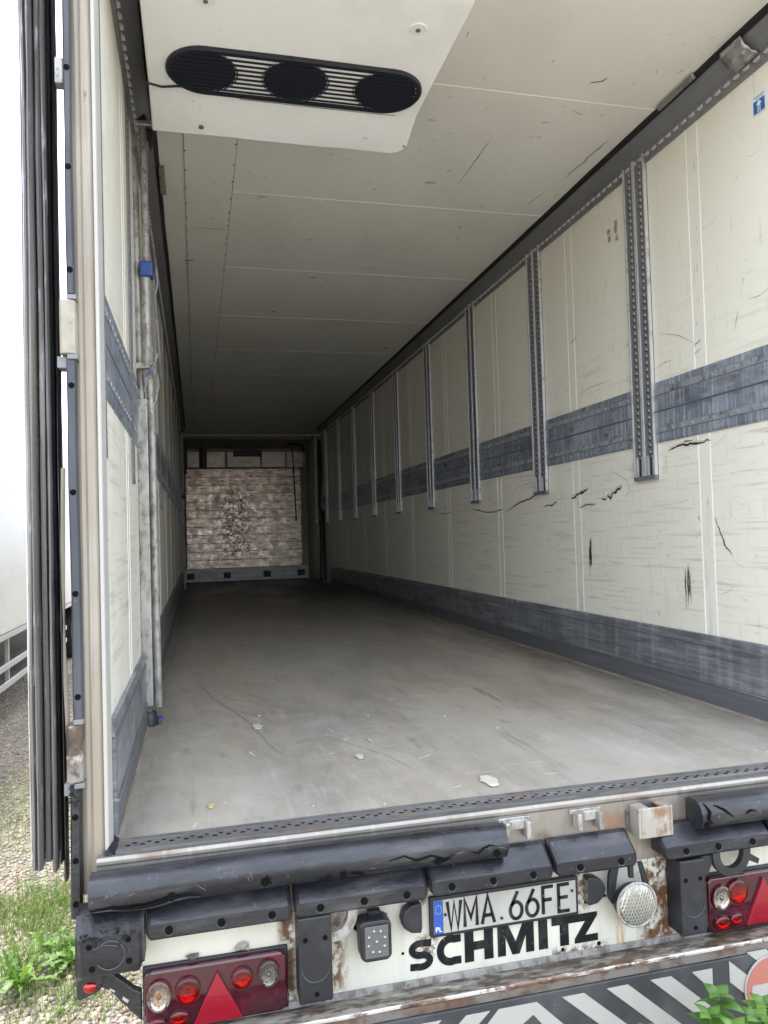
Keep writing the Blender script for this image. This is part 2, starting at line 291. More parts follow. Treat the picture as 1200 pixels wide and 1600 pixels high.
# ------------------------------------------------------------------ mesh helpers
class MB:
    def __init__(s): s.v = []; s.f = []; s.m = []
    def add(s, vs, fs, mi=0):
        o = len(s.v); s.v += [tuple(p) for p in vs]
        s.f += [tuple(i + o for i in f) for f in fs]; s.m += [mi] * len(fs); return s
    def box(s, x0, x1, y0, y1, z0, z1, mi=0):
        return s.add([(x0, y0, z0), (x1, y0, z0), (x1, y1, z0), (x0, y1, z0), (x0, y0, z1), (x1, y0, z1), (x1, y1, z1), (x0, y1, z1)],
                     [(0, 3, 2, 1), (4, 5, 6, 7), (0, 1, 5, 4), (1, 2, 6, 5), (2, 3, 7, 6), (3, 0, 4, 7)], mi)
    def prism(s, poly, axis, a, b, mi=0):
        """poly in the two remaining axes (in xyz order), from a to b along axis"""
        def P(u, v, w): return {'x': (w, u, v), 'y': (u, w, v), 'z': (u, v, w)}[axis]
        n = len(poly)
        vs = [P(u, v, a) for u, v in poly] + [P(u, v, b) for u, v in poly]
        fs = [(i, (i + 1) % n, n + (i + 1) % n, n + i) for i in range(n)] + [tuple(range(n))[::-1], tuple(range(n, 2 * n))]
        return s.add(vs, fs, mi)
    def tube(s, pts, r, n=8, mi=0, caps=True):
        pts = [Vector(p) for p in pts]; vs = []; fs = []; rr = r if isinstance(r, (list, tuple)) else [r] * len(pts)
        up = None
        for i, p in enumerate(pts):
            t = (pts[min(i + 1, len(pts) - 1)] - pts[max(i - 1, 0)]).normalized()
            if up is None:
                up = Vector((0, 0, 1)) if abs(t.z) < .9 else Vector((1, 0, 0))
            a = t.cross(up).normalized(); b = a.cross(t).normalized(); up = b
            for k in range(n):
                q = 2 * math.pi * k / n; vs.append(p + (a * math.cos(q) + b * math.sin(q)) * rr[i])
        for i in range(len(pts) - 1):
            for k in range(n):
                fs.append((i * n + k, i * n + (k + 1) % n, (i + 1) * n + (k + 1) % n, (i + 1) * n + k))
        if caps: fs += [tuple(range(n))[::-1], tuple(range((len(pts) - 1) * n, len(pts) * n))]
        return s.add(vs, fs, mi)
    def disc_y(s, x, z, r, y0, y1, n=20, mi=0):
        return s.prism([(x + r * math.cos(2 * math.pi * k / n), z + r * math.sin(2 * math.pi * k / n)) for k in range(n)], 'y', y1, y0, mi)
    def dome_y(s, x, z, rx, rz, y, h, mi=0, n=24, rings=5):
        vs = []; fs = []
        for i in range(rings):
            a = (math.pi / 2) * i / rings
            for k in range(n):
                q = 2 * math.pi * k / n; vs.append((x + rx * math.cos(a) * math.cos(q), y - h * math.sin(a), z + rz * math.cos(a) * math.sin(q)))
        vs.append((x, y - h, z))
        for i in range(rings - 1):
            for k in range(n): fs.append((i * n + k, i * n + (k + 1) % n, (i + 1) * n + (k + 1) % n, (i + 1) * n + k))
        for k in range(n): fs.append(((rings - 1) * n + k, (rings - 1) * n + (k + 1) % n, len(vs) - 1))
        return s.add(vs, fs, mi)
    def sweep(s, prof, axis, stations, jit=None, mi=0, closed=True):
        """prof: list of 2D pts (remaining axes); jit(t, k, u, v) -> (u, v)"""
        def P(u, v, w): return {'x': (w, u, v), 'y': (u, w, v), 'z': (u, v, w)}[axis]
        n = len(prof); vs = []; fs = []
        for t in stations:
            for k, (u, v) in enumerate(prof):
                if jit: u, v = jit(t, k, u, v)
                vs.append(P(u, v, t))
        m = len(stations)
        for i in range(m - 1):
            for k in range(n if closed else n - 1):
                fs.append((i * n + k, i * n + (k + 1) % n, (i + 1) * n + (k + 1) % n, (i + 1) * n + k))
        if closed: fs += [tuple(range(n))[::-1], tuple(range((m - 1) * n, m * n))]
        return s.add(vs, fs, mi)
    def ribbon(s, pts, w, axis='y', a=0, b=0, mi=0, closed=False):
        """flat stroke (letters): pts 2D, mitred, extruded a..b along axis"""
        P = [Vector((p[0], p[1])) for p in pts]; n = len(P); lft = []; rgt = []
        for i in range(n):
            d0 = (P[i] - P[i - 1]) if (i > 0 or closed) else (P[1] - P[0])
            d1 = (P[(i + 1) % n] - P[i]) if (i < n - 1 or closed) else (P[n - 1] - P[n - 2])
            d0.normalize(); d1.normalize()
            n0 = Vector((-d0.y, d0.x)); n1 = Vector((-d1.y, d1.x)); mm = (n0 + n1)
            if mm.length < 1e-6: mm = n0
            mm.normalize(); k = min(2.2, 1 / max(.3, mm.dot(n0)))
            lft.append(P[i] + mm * k * w / 2); rgt.append(P[i] - mm * k * w / 2)
        for i in range(n if closed else n - 1):
            j = (i + 1) % n
            s.prism([tuple(lft[i]), tuple(rgt[i]), tuple(rgt[j]), tuple(lft[j])], axis, a, b, mi)
        return s
    def mesh(s, name, mats, smooth=False):
        me = bpy.data.meshes.new(name); me.from_pydata(s.v, [], s.f)
        for m in (mats if isinstance(mats, (list, tuple)) else [mats]): me.materials.append(m)
        if any(s.m): me.polygons.foreach_set('material_index', s.m)
        import bmesh
        bm = bmesh.new(); bm.from_mesh(me); bmesh.ops.recalc_face_normals(bm, faces=bm.faces)
        bm.to_mesh(me); bm.free()
        if smooth:
            me.polygons.foreach_set('use_smooth', [True] * len(me.polygons))
            try: me.set_sharp_from_angle(angle=math.radians(40 if smooth is True else smooth))
            except Exception: pass
        me.update(); return me
    def obj(s, name, mats, parent=None, loc=None, bevel=0, smooth=False, seg=2):
        o = link(name, s.mesh(name, mats, smooth), parent, loc)
        if bevel:
            b = o.modifiers.new('bevel', 'BEVEL'); b.width = bevel; b.segments = seg; b.limit_method = 'ANGLE'; b.angle_limit = math.radians(35)
        return o
def link(name, me, parent=None, loc=None):
    o = bpy.data.objects.new(name, me); COL.objects.link(o)
    if parent is not None: o.parent = parent
    if loc is None: loc = (0, 0, F) if (parent is not None and parent is TR) else (0, 0, 0)
    o.location = loc
    return o
def tag(o, label=None, cat=None, group=None, kind=None):
    if label: o['label'] = label
    if cat: o['category'] = cat
    if group: o['group'] = group
    if kind: o['kind'] = kind
    return o
def thing(name, label, cat, loc=(0, 0, 0), group=None):
    o = bpy.data.objects.new(name, None); COL.objects.link(o); o.location = loc; o.empty_display_size = .1
    return tag(o, label, cat, group)
def dup(o, parent, loc=None):
    c = o.copy(); COL.objects.link(c); c.parent = parent
    if loc is not None: c.location = loc
    return c
def nz(x, y=0., z=0.): return mnoise.noise(Vector((x, y, z)))
def circ(cx, cy, rx, ry, a0, a1, n):
    return [(cx + rx * math.cos(math.radians(a0 + (a1 - a0) * i / n)), cy + ry * math.sin(math.radians(a0 + (a1 - a0) * i / n))) for i in range(n + 1)]
def frange(a, b, n): return [a + (b - a) * i / n for i in range(n + 1)]

TR = None
# ================================================================== GROUND
g = MB(); S = 600
n_ = 24
g.add([(-S, -S, 0), (S, -S, 0), (S, S, 0), (-S, S, 0)], [(0, 1, 2, 3)])
GROUND = tag(g.obj('ground', M['ground']), kind='structure', label='pale gravel yard with patches of grass')

# ================================================================== THE TRAILER
TR = thing('semi_trailer', 'white refrigerated semi-trailer seen from behind, its rear doorway open on the long empty load space', 'trailer', (0, 0, 0))
# ---- floor
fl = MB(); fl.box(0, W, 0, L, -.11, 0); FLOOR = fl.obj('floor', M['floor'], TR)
cr1 = MB()
def crack(mb, pts, w, fn, mi=0):
    """thin tapering stain; fn maps 2D -> 3D"""
    P = []
    for i in range(len(pts) - 1):
        k = 6
        for j in range(k):
            t = j / k; P.append((pts[i][0] + (pts[i + 1][0] - pts[i][0]) * t, pts[i][1] + (pts[i + 1][1] - pts[i][1]) * t))
    P.append(pts[-1]); n = len(P); a = []; b = []
    for i, (u, v) in enumerate(P):
        t = i / (n - 1); d0 = Vector(P[min(i + 1, n - 1)]) - Vector(P[max(i - 1, 0)]); d0.normalize()
        nn = Vector((-d0.y, d0.x)); ww = w * (math.sin(math.pi * t) ** .6) * (.45 + .9 * abs(nz(u * 31 + 5, v * 31, i * .37))) + .0004
        jx = nz(u * 40, v * 40, 3.1) * w * .9
        c = Vector((u, v)) + nn * jx
        a.append(fn(*(c + nn * ww / 2))); b.append(fn(*(c - nn * ww / 2)))
    mb.add(a + b, [(i, i + 1, n + i + 1, n + i) for i in range(n - 1)], mi)
fz = lambda u, v: (u, v, .0015)
crack(cr1, [(.17, 2.9), (.22, 2.35), (.31, 1.75), (.38, 1.5), (.46, 1.15), (.50, .8), (.545, .6)], .0045, fz)
crack(cr1, [(.38, 1.5), (.52, 1.25), (.56, 1.1)], .0025, fz)
crack(cr1, [(.7, .9), (.9, .5), (.95, .3)], .002, fz)
tag(cr1.obj('floor_crack', M['crack'], FLOOR), kind='stuff')
fs_ = MB()
for i in range(30):
    x = RND.uniform(.15, 2.3); y = abs(RND.gauss(0, 1.2)) + .05; l = RND.uniform(.01, .08); a = RND.uniform(-.6, .6) + (math.pi / 2 if RND.random() < .6 else 0)
    crack(fs_, [(x, y), (x + l * math.cos(a), y + l * math.sin(a))], RND.uniform(.002, .006), fz)
tag(fs_.obj('floor_scratch', M['bead'], FLOOR), kind='stuff')
# ---- side walls: outer skin, panels between joint strips
SW = {}
for side in (1, -1):
    w = MB()
    if side > 0: w.box(W + .008, W + .065, .02, L + .06, -.12, H + .06)
    else: w.box(-.065, -.008, .055, L + .06, -.12, H + .06)
    SW[side] = w.obj('side_wall', M['white'], TR)
seam0, dj, jw = .7145, 1.1895, .081
ys = [seam0 + dj * k for k in range(11)]
for side in (1, -1):
    xa, xb = (W, W + .008) if side > 0 else (-.008, 0)
    pm = MB().box(xa, xb, 0, dj - jw - .004, 0, H).mesh('wall_panel', M['wall'])
    jm = MB().box(xa, xb, 0, jw - .004, 0, H).mesh('joint_strip', M['joint'])
    xi = W - .0012 if side > 0 else -.0012
    bm_ = MB().box(xi, xi + .0024, 0, .0062, .3, 2.64).mesh('sealant_bead', M['bead'])
    ya = .0
    for k, y in enumerate(ys):
        if k == 0:
            MB().box(xa, xb, .0, y - .002, 0, H).obj('wall_panel', M['wall'], SW[side])
        link('joint_strip', jm, SW[side], (0, y + .002, 0))
        for yy in (y - .0025, y + jw - .0025): link('sealant_bead', bm_, SW[side], (0, yy, 0))
        link('wall_panel', pm, SW[side], (0, y + jw + .002, 0))
# ---- scuffs and tears on the right wall (stains with a shape of their own)
tl_ = MB(); wl = lambda u, v: (W - .0034, u, v)
sx_ = MB(); sc_ = MB(); wz = lambda u, v: (W - .0022, u, v)
for pts, w_ in [([(3.75, 1.0), (3.60, .985), (3.40, .955), (3.2, .957), (3.05, .972)], .012), ([(3.0, .95), (2.8, 1.0), (2.62, 1.02), (2.45, 1.05)], .014),
                ([(2.4, .96), (2.25, .965), (2.2, .985)], .012), ([(2.02, .99), (1.9, 1.01), (1.8, 1.04)], .022), ([(1.93, .93), (1.82, .945), (1.72, .94)], .009),
                ([(1.60, .97), (1.52, .99), (1.44, 1.03)], .026), ([(1.66, .968), (1.6, .97)], .012), ([(1.55, 1.12), (1.5, 1.1), (1.4, 1.06), (1.36, 1.0), (1.42, .96)], .005),
                ([(1.02, 1.172), (.9, 1.185), (.8, 1.178), (.70, 1.18)], .014), ([(.93, 1.19), (.86, 1.2), (.82, 1.185)], .008), ([(.70, .84), (.665, .76), (.63, .70), (.59, .665)], .008),
                ([(2.9, 1.07), (2.75, 1.12), (2.6, 1.13), (2.35, 1.11)], .004), ([(3.35, 1.1), (3.3, .99)], .010), ([(3.9, 1.08), (3.86, .99)], .012), ([(4.7, 1.0), (4.4, .98), (4.2, 1.0)], .008),
                ([(1.12, 1.58), (1.0, 1.6), (.95, 1.595)], .003), ([(1.9, 1.60), (1.75, 1.62), (1.5, 1.615)], .003), ([(1.05, 1.75), (.9, 1.70), (.78, 1.63)], .004), ([(.8, 1.62), (.74, 1.64)], .006), ([(.8, 1.585), (.74, 1.60)], .005),
                ([(1.95, 1.93), (1.9, 1.94), (1.86, 1.965)], .006), ([(.52, 1.62), (.5, 1.70)], .004), ([(2.06, .60), (1.95, .595)], .003), ([(1.6, .62), (1.45, .61)], .003), ([(2.2, .75), (2.0, .745)], .003)]:
    crack(sc_ if w_ > .0055 else sx_, pts, w_, wz)
    if w_ > .0085: crack(tl_, [(u, v + w_ * .55) for u, v in pts], w_ * .75, wl)
for (y0, z0, n, ww) in ((.912, .52, 9, .007), (1.808, .65, 5, .02)):       # vertical rubbed marks
    for i in range(n):
        yy = y0 + RND.uniform(-.022, .022) * (n / 9); a = RND.uniform(.02, .11)
        crack(sc_, [(yy, z0 + a), (yy + RND.uniform(-.006, .006), z0 - RND.uniform(.03, .12))], ww * RND.uniform(.4, 1), wz)
tag(sc_.obj('scuff_mark', M['slot'], SW[1]), kind='stuff'); tag(sx_.obj('scuff_mark', M['smear'], SW[1]), kind='stuff'); tag(tl_.obj('torn_edge', M['tear'], SW[1]), kind='stuff')
sm = MB()
for i in range(55):
    y = .3 + abs(RND.gauss(0, 2.4)); z = RND.choice([RND.uniform(.35, 1.2), RND.uniform(1.55, 2.5)]); l = RND.uniform(.015, .16); a = RND.gauss(0, .35) if RND.random() < .75 else RND.uniform(1.1, 1.9)
    crack(sm, [(y, z), (y + l / 2 * math.cos(a), z + l / 2 * math.sin(a) + RND.uniform(-.01, .01)), (y + l * math.cos(a), z + l * math.sin(a))], RND.uniform(.001, .0032), wz)
for (y, z) in ((1.40, 2.44), (1.405, 2.405), (1.395, 2.36), (1.47, 2.38), (1.475, 2.42)):
    for q in range(5): crack(sm, [(y - .018, z + q * .007 - .014), (y + .018, z + q * .007 - .012)], .008, wz)
tag(sm.obj('scuff_mark', M['smear'], SW[1]), kind='stuff')
lm = MB(); lz = lambda u, v: (.0012, u, v)
for i in range(34):
    y = RND.uniform(.1, 5); z = RND.uniform(.35, 1.1); l = RND.uniform(.03, .3)
    crack(lm, [(y, z), (y + RND.uniform(-.1, .1), z + l)], RND.uniform(.002, .006), lz)
tag(lm.obj('scuff_mark', M['smear'], SW[-1]), kind='stuff')
# ---- cove tracks along both top edges
slot_y = [.12 + .0585 * k for k in range(200)]
for side in (1, -1):
    sx = lambda d: (W - d) if side > 0 else d
    c = MB()
    prof = [(sx(.0), 2.6252), (sx(.012), 2.6252), (sx(.016), 2.672), (sx(.030), 2.682), (sx(.082), 2.742), (sx(.085), 2.757), (sx(.0), 2.757)]
    c.prism(prof, 'y', -.02, 11.25)
    tr = c.obj('cove_track', M['cove'], TR)
    t = MB(); dk = MB()
    for y in slot_y:
        if y > 11.2: break
        x0 = .0135
        t.add([(sx(x0 + .015), y, 2.649), (sx(x0 + .015), y + .026, 2.649), (sx(x0 + .0025), y + .026, 2.665), (sx(x0 + .0025), y, 2.665), (sx(x0), y, 2.646), (sx(x0), y + .026, 2.646)],
              [(0, 1, 2, 3), (0, 1, 5, 4), (0, 3, 4), (1, 2, 5)])
        dk.box(min(sx(.011), sx(.0155)), max(sx(.011), sx(.0155)), y - .004, y + .026, 2.634, 2.647)
    tag(t.obj('track_tab', M['tab'], tr), kind='stuff'); tag(dk.obj('track_slot', M['cove'], tr), kind='stuff')
    s_ = MB().sweep([(sx(.080), 2.735), (sx(.097), 2.750), (sx(.100), 2.7585), (sx(.08), 2.7585)], 'y', frange(-.02, 11.25, 90),
                    lambda t_, k, u, v: (u + side * -.004 * nz(t_ * 1.7, side), v - .003 * abs(nz(t_ * 2.3, 4))))
    s_.obj('black_seal', M['black'], TR)
# strip light, and the crumpled cover end on the right track
c = MB()
for q in range(1):
    c.prism([(2.352, 2.747), (2.368, 2.727), (2.380, 2.735), (2.365, 2.757)], 'y', .58, .84)
c.obj('strip_light', M['alu'], TR, bevel=.003)
c = MB(); P = []
for j in range(9):
    for i in range(7):
        t = i / 6
        x = 2.376 + .072 * t; z = 2.738 - .072 * t
        y = .30 + .018 * j / 2 * 2 * .9
        b = .012 * math.sin(math.pi * t) + .012 * nz(i * .9, j * 1.3, 2.2) + .004
        P.append((x - b, y - .02 * t + .012 * nz(i, j * .7, 8), z - b))
c.add(P, [(j * 7 + i, j * 7 + i + 1, (j + 1) * 7 + i + 1, (j + 1) * 7 + i) for j in range(8) for i in range(6)])
o = c.obj('track_cover', M['alu'], TR, smooth=True); o['label'] = 'crumpled grey wrapping on the right ceiling track'
m_ = o.modifiers.new('solid', 'SOLIDIFY'); m_.thickness = .003
# ---- lashing rails on the walls (slotted double channels)
RW = .187
def rail_mesh(side):
    r = MB(); z0, z1 = 1.041, 2.70
    X = lambda d: (W - d) if side > 0 else d * .26 + .0004
    def bx(d0, d1, y0, y1, a, b, mi): r.box(min(X(d0), X(d1)), max(X(d0), X(d1)), y0, y1, a, b, mi)
    bx(.0005, .004, 0, RW, z0, z1, 2)                     # dark backing
    for y0, y1 in ((0, .008), (.086, .091), (.098, .103), (RW - .008, RW)):
        bx(.0005, .021, y0, y1, z0 + .02, z1, 1)
    for a in (.008, .103):                                # slotted web, holes left open
        b = a + .076 if a > .05 else a + .078
        s0, s1 = (a + .027, a + .046) if side > 0 else (a + .010, a + .064)
        zb = z0 + .11
        def q(y0, y1, za, zc):
            d = .014; r.add([(X(d), y0, za), (X(d), y1, za), (X(d), y1, zc), (X(d), y0, zc)], [(0, 1, 2, 3)], 0)
        q(a, s0, zb, z1); q(s1, b, zb, z1)
        z = zb; k = 0
        while z < z1 - .02:
            q(s0, s1, z, z + .013)
            # pressed tab with a bright lip under each slot
            r.add([(X(.0135), s0 + .001, z + .034), (X(.0135), s1 - .001, z + .034), (X(.009), s1 - .001, z + .021), (X(.009), s0 + .001, z + .021)], [(0, 1, 2, 3)], 4)
            z += .0345
        q(s0, s1, z, z1)
        bx(.0005, .008, a, b, z0 + .02, zb, 2)
        for yy in (a + .008, a + .054): bx(.0005, .017, yy, yy + .009, z0 + .02, zb + .01, 1)
    bx(.0005, .022, 0, RW, z0, z0 + .02, 3)
    return r.mesh('lashing_rail', [M['galv'], M['railrib'] if side > 0 else M['galv'], M['slot'], M['galv'], M['tab']])
rm = rail_mesh(1)
RY = [1.105 + 1.2053 * k for k in range(10)]
for k, y in enumerate(RY): link('lashing_rail', rm, TR, (0, y, F))
rl = rail_mesh(-1)
LY = [-.055, .95, 2.16, 3.36, 4.57, 5.77, 6.98, 8.18, 9.39]
for k, y in enumerate(LY):
    o = link('lashing_rail', rl, TR, (0, y, F))
    o.scale = (1, .62 if k < 2 else 1, 1)
# ---- rub strips between the rails, kick plates at the floor
def rub_mesh(side, ln, za=1.216, zb=1.516):
    X = lambda d: (W - d) if side > 0 else d * .5
    h = zb - za
    prof = [(0, 0, 1), (.006, 0, 1), (.010, .012, 1), (.010, .045, 1), (.013, .047, 1), (.013, .075, 0), (.010, .077, 0), (.010, .149, 0), (.014, .154, 1), (.010, .159, 0),
            (.010, h - .068, 0), (.013, h - .066, 1), (.013, h - .036, 1), (.008, h - .033, 1), (.008, h - .002, 0), (0, h, 0)]
    r = MB()
    for i in range(len(prof) - 1):
        (d0, z0, mi), (d1, z1, _) = prof[i], prof[i + 1]
        r.add([(X(d0), 0, za + z0), (X(d0), ln, za + z0), (X(d1), ln, za + z1), (X(d1), 0, za + z1)], [(0, 1, 2, 3)], 2 if i in (3, 5, 7, 8, 10, 12) else 1 if i in (4, 11) else 0)
    for yy in (0, ln):
        r.add([(X(p[0]), yy, za + p[1]) for p in prof], [tuple(range(len(prof)))])
    n = int(ln / .075)
    for i in range(n):
        for zz in (za + .06, zb - .05):
            y = .04 + i * .075; x = X(.0135); r.box(min(x, X(.017)), max(x, X(.017)), y, y + .009, zz - .0045, zz + .0045, 1)
    return r.mesh('rub_strip', [M['rub'], M['rubedge'], M['kickdark']])
rms = rub_mesh(1, 1.2053 - RW - .004)
link('rub_strip', rub_mesh(1, RY[0] - .02), TR, (0, .018, F))
for y in RY[:-1]: link('rub_strip', rms, TR, (0, y + RW + .002, F))
for i in range(len(LY) - 1):
    a = LY[i] + RW * (.62 if i < 2 else 1) + .002
    link('rub_strip', rub_mesh(-1, LY[i + 1] - a - .002), TR, (0, a, F))
for side in (1, -1):
    X = lambda d: (W - d) if side > 0 else d
    pr = [(0, 0), (.022, 0), (.022, .095), (.026, .099), (.026, .104), (.020, .108), (.018, .262), (.023, .266), (.023, .272), (.017, .276), (.013, .309), (0, .312)]
    k = MB(); ya, yb = .0, 10.6
    for i in range(1, len(pr) - 1):
        k.add([(X(pr[i][0]), ya, pr[i][1]), (X(pr[i][0]), yb, pr[i][1]), (X(pr[i + 1][0]), yb, pr[i + 1][1]), (X(pr[i + 1][0]), ya, pr[i + 1][1])], [(0, 1, 2, 3)], 1 if i in (1, 2, 4, 6, 8) else 0)
    for yy in (ya, yb): k.add([(X(a), yy, b) for a, b in pr], [tuple(range(len(pr)))])
    k.obj('kick_plate', [M['kick'], M['kickdark']], TR)
    k = MB().sweep([(X(.022), 0), (X(.030), 0), (X(.028), .007), (X(.022), .009)], 'y', frange(0, 10.6, 120), lambda t, q, u, v: (u - side * .002 * nz(t * 5, q), v + .002 * nz(t * 4, q + 7)))
    k.obj('floor_seal', M['post'], TR)
# ---- ceiling with panels and pale seams
RF = MB().box(-.065, W + .065, -.09, L + .06, H + .008, H + .068).obj('roof', M['white'], TR)
cs = .878; dc = 1.2
edges = [-.02] + [cs + dc * k for k in range(11)] + [L]
cpm = {}
for i in range(len(edges) - 1):
    ln = round(edges[i + 1] - edges[i] - .004, 3)
    if ln not in cpm: cpm[ln] = MB().box(.0, W, 0, ln, H, H + .0075).mesh('ceiling_panel', M['ceil'])
    link('ceiling_panel', cpm[ln], RF, (0, edges[i] + .002, 0))
sb = MB().box(.48, W - .09, 0, .0055, H - .0016, H + .001).mesh('seam_bead', M['bead'])
for y in edges[1:-1]: link('seam_bead', sb, RF, (0, y - .00275, 0))
MB().box(.223, .480, -.02, 11.2, H - .0045, H - .0004).obj('ceiling_cover_strip', M['ceil'], RF)
rv = MB()
for x in (.228, .474):
    y = .05
    while y < 9:
        yy = y + RND.uniform(-.01, .01)
        rv.add([(x + .0042 * math.cos(a), yy + .0062 * math.sin(a), H - .0065) for a in frange(0, 5.2, 5)] + [(x + .0042 * math.cos(a), yy + .0062 * math.sin(a), H - .004) for a in frange(0, 5.2, 5)],
               [(0, 1, 2, 3, 4, 5)] + [(i, (i + 1) % 6, 6 + (i + 1) % 6, 6 + i) for i in range(6)])
        y += .2 if RND.random() < .85 else .1
tag(rv.obj('rivet', M['slot'], RF), kind='stuff')
cm2 = MB(); cm = MB(); cz = lambda u, v: (u, v, H - .0055); cz2 = lambda u, v: (u, v, H - .0012)
for x in (.2236, .4796): cm.box(x - .0012, x + .0012, -.02, 10.9, H - .0052, H - .004)
crack(cm, [(.235, 2.62), (.32, 2.60), (.40, 2.60), (.475, 2.60)], .008, cz)
crack(cm, [(.205, 3.17), (.24, 3.19), (.28, 3.2)], .02, cz); crack(cm, [(.20, 3.2), (.23, 3.17), (.27, 3.15)], .012, cz)
for pts, w_ in [([(1.71, 1.77), (1.71, 1.5), (1.71, 1.25)], .006), ([(2.19, 5.45), (2.23, 5.38)], .05), ([(2.27, 1.6), (2.29, 1.35), (2.30, 1.15)], .012), ([(2.2, 2.0), (2.24, 1.75)], .005), ([(1.98, .95), (2.06, .98)], .005),
                ([(1.96, .74), (2.0, .72), (2.02, .69)], .014), ([(1.62, 1.6), (1.60, 1.64)], .006), ([(1.25, 1.9), (1.27, 1.9)], .014), ([(1.1, 3.4), (1.16, 3.42)], .03), ([(1.9, 2.3), (1.95, 2.35)], .012), ([(.9, 4.3), (.95, 4.3)], .03)]:
    crack(cm, pts, w_, cz2)
for i in range(60):
    x = RND.uniform(.5, 2.35); y = .3 + abs(RND.gauss(0, 2.2)); l = RND.uniform(.01, .06); a = RND.uniform(0, 3.1)
    crack(cm2, [(x, y), (x + l * math.cos(a), y + l * math.sin(a))], RND.uniform(.002, .008), cz2)
tag(cm.obj('ceiling_scratch', M['galv'], RF), kind='stuff'); tag(cm2.obj('ceiling_scratch', M['smear'], RF), kind='stuff')
# ---- front wall with return air bulkhead, cooling unit face, hoses
FW = MB().box(0, W, L - .01, L + .06, 0, H).obj('front_wall', M['frontwall'], TR)
BK = MB().box(.05, 2.31, 13.03, 13.06, .25, 2.21).obj('air_bulkhead', M['frontwall'], TR)
hh = (2.205 - .255) / 12
for i in range(12):
    # each board its own length, a little proud or sunk
    MB().box(.055 + RND.uniform(0, .006), 2.30 + RND.uniform(-.01, .004), 13.008 + RND.uniform(0, .006), 13.0295, .255 + i * hh, .255 + (i + 1) * hh - .005).obj('bulkhead_board', M['plank'], BK, bevel=.003)
b = MB(); b.box(.0, 2.42, 13.0, 13.3, .17, .245); b.box(.0, 2.42, 13.0, 13.3, 0.0, .05); b.box(.0, 2.42, 13.12, 13.3, .05, .17)
base = b.obj('bulkhead_base', M['basealu'], TR)
um = MB(); um.box(0, .13, 12.985, 13.119, .052, .168)
umm = um.mesh('base_upright', M['slot'])
for x in (.06, .75, 1.53, 2.21): link('base_upright', umm, base, (x, 0, 0))
ev = MB(); ev.prism([(12.35, 2.757), (12.35, 2.70), (12.98, 2.60), (13.02, 2.60), (13.02, 2.215), (13.34, 2.215), (13.34, 2.757)], 'x', .06, 2.40)
EV = ev.obj('cooling_unit_face', M['frontwall'], TR)
for x0, x1 in ((.10, .32), (.47, .82), (.86, 1.50), (1.54, 2.0), (2.04, 2.36)):
    MB().box(x0, x1, 13.004, 13.0195, 2.235, 2.54).obj('unit_panel', M['frontpanel'], EV, bevel=.004)
e2 = MB(); e2.box(.98, 1.52, 12.97, 13.003, 2.44, 2.575)
e2.obj('outlet_grille', M['grille'], EV)
for bb in ((.33, .41, 12.99, 13.0195, 2.23, 2.60), (.43, .46, 12.985, 13.0195, 2.23, 2.62), (.06, .09, 12.9, 13.0195, 2.1, 2.66)): MB().box(*bb).obj('black_hose', M['black'], EV)
MB().tube([(2.14, 12.95, 2.62), (2.16, 12.94, 2.2), (2.17, 12.95, 1.8), (2.19, 12.96, 1.15)], .012, 6).obj('hanging_cable', M['black'], TR)
MB().tube([(2.0, 12.6, 2.64), (2.15, 12.6, 2.66), (2.3, 12.6, 2.62), (2.32, 12.6, 2.5)], .03, 6).obj('drain_hose', M['black'], TR)
MB().tube([(.03, 11.22, 2.628), (2.44, 11.22, 2.632)], .020, 8).obj('cross_rail', M['tab'], TR)
MB().tube([(2.452, 11.4, 2.55), (2.44, 11.35, 1.9), (2.40, 11.3, 1.35), (2.445, 11.25, 1.2), (2.45, 11.2, .6), (2.455, 11.15, .02)], .028, 8).obj('corner_hose', M['black'], TR, smooth=True)
MB().box(2.452, 2.469, 11.6, 11.75, 0, 2.6).obj('corner_post', M['black'], TR)
# ---- ceiling cooling unit by the doorway
ez = 2.58
ux0, ux1, yb0, yb1 = .10, 1.192, .02, 1.07
u = MB()
prof = [(yb0, H - .002), (yb0 + .01, 2.66), (.06, 2.615), (.11, 2.59), (.16, ez), (.838, ez), (.848, ez - .003), (yb1 - .012, 2.532), (yb1, 2.530), (yb1 + .004, 2.538), (yb1 + .004, H - .002)]
stn = frange(ux0, ux1, 34)
def jit(t, k, a, b_):
    q = 0
    if 3 <= k <= 7: q = .005 * nz(t * 3.1, a * 4, 1.7)
    if k >= 7: q += .006 * nz(t * 2.2, 3.3)
    return a + (.006 * nz(t * 5, 9.) - .06 * max(0, (t - (ux1 - .045)) / .045) ** 1.5 if k >= 7 else 0), b_ + q * (1 if 4 < k else .3)
u.sweep(prof, 'x', stn, jit)
UN = tag(u.obj('ceiling_cooling_unit', M['evap'], TR, bevel=.006, smooth=True), 'white ceiling cooling unit with an oval black fan grille')
def stadium(cx, cy, hl, r, n=18, k=1.0):
    return [(cx + hl + r * math.cos(a), cy + r * k * math.sin(a)) for a in frange(-math.pi / 2, math.pi / 2, n)] + [(cx - hl + r * math.cos(a), cy + r * k * math.sin(a)) for a in frange(math.pi / 2, 3 * math.pi / 2, n)]
gx, gy, hl, gr = .665, .683, .352, .145
out_ = stadium(gx, gy, hl, gr); inn = stadium(gx, gy, hl, gr - .019); n = len(out_)
fr = MB(); zb_, zt_ = ez - .014, ez + .004
vs = [(x, y, zt_) for x, y in out_] + [(x, y, zb_ + .005) for x, y in out_] + [(x, y, zb_) for x, y in stadium(gx, gy, hl, gr - .005)] + [(x, y, zb_) for x, y in inn] + [(x, y, zt_) for x, y in inn]
fs2 = []
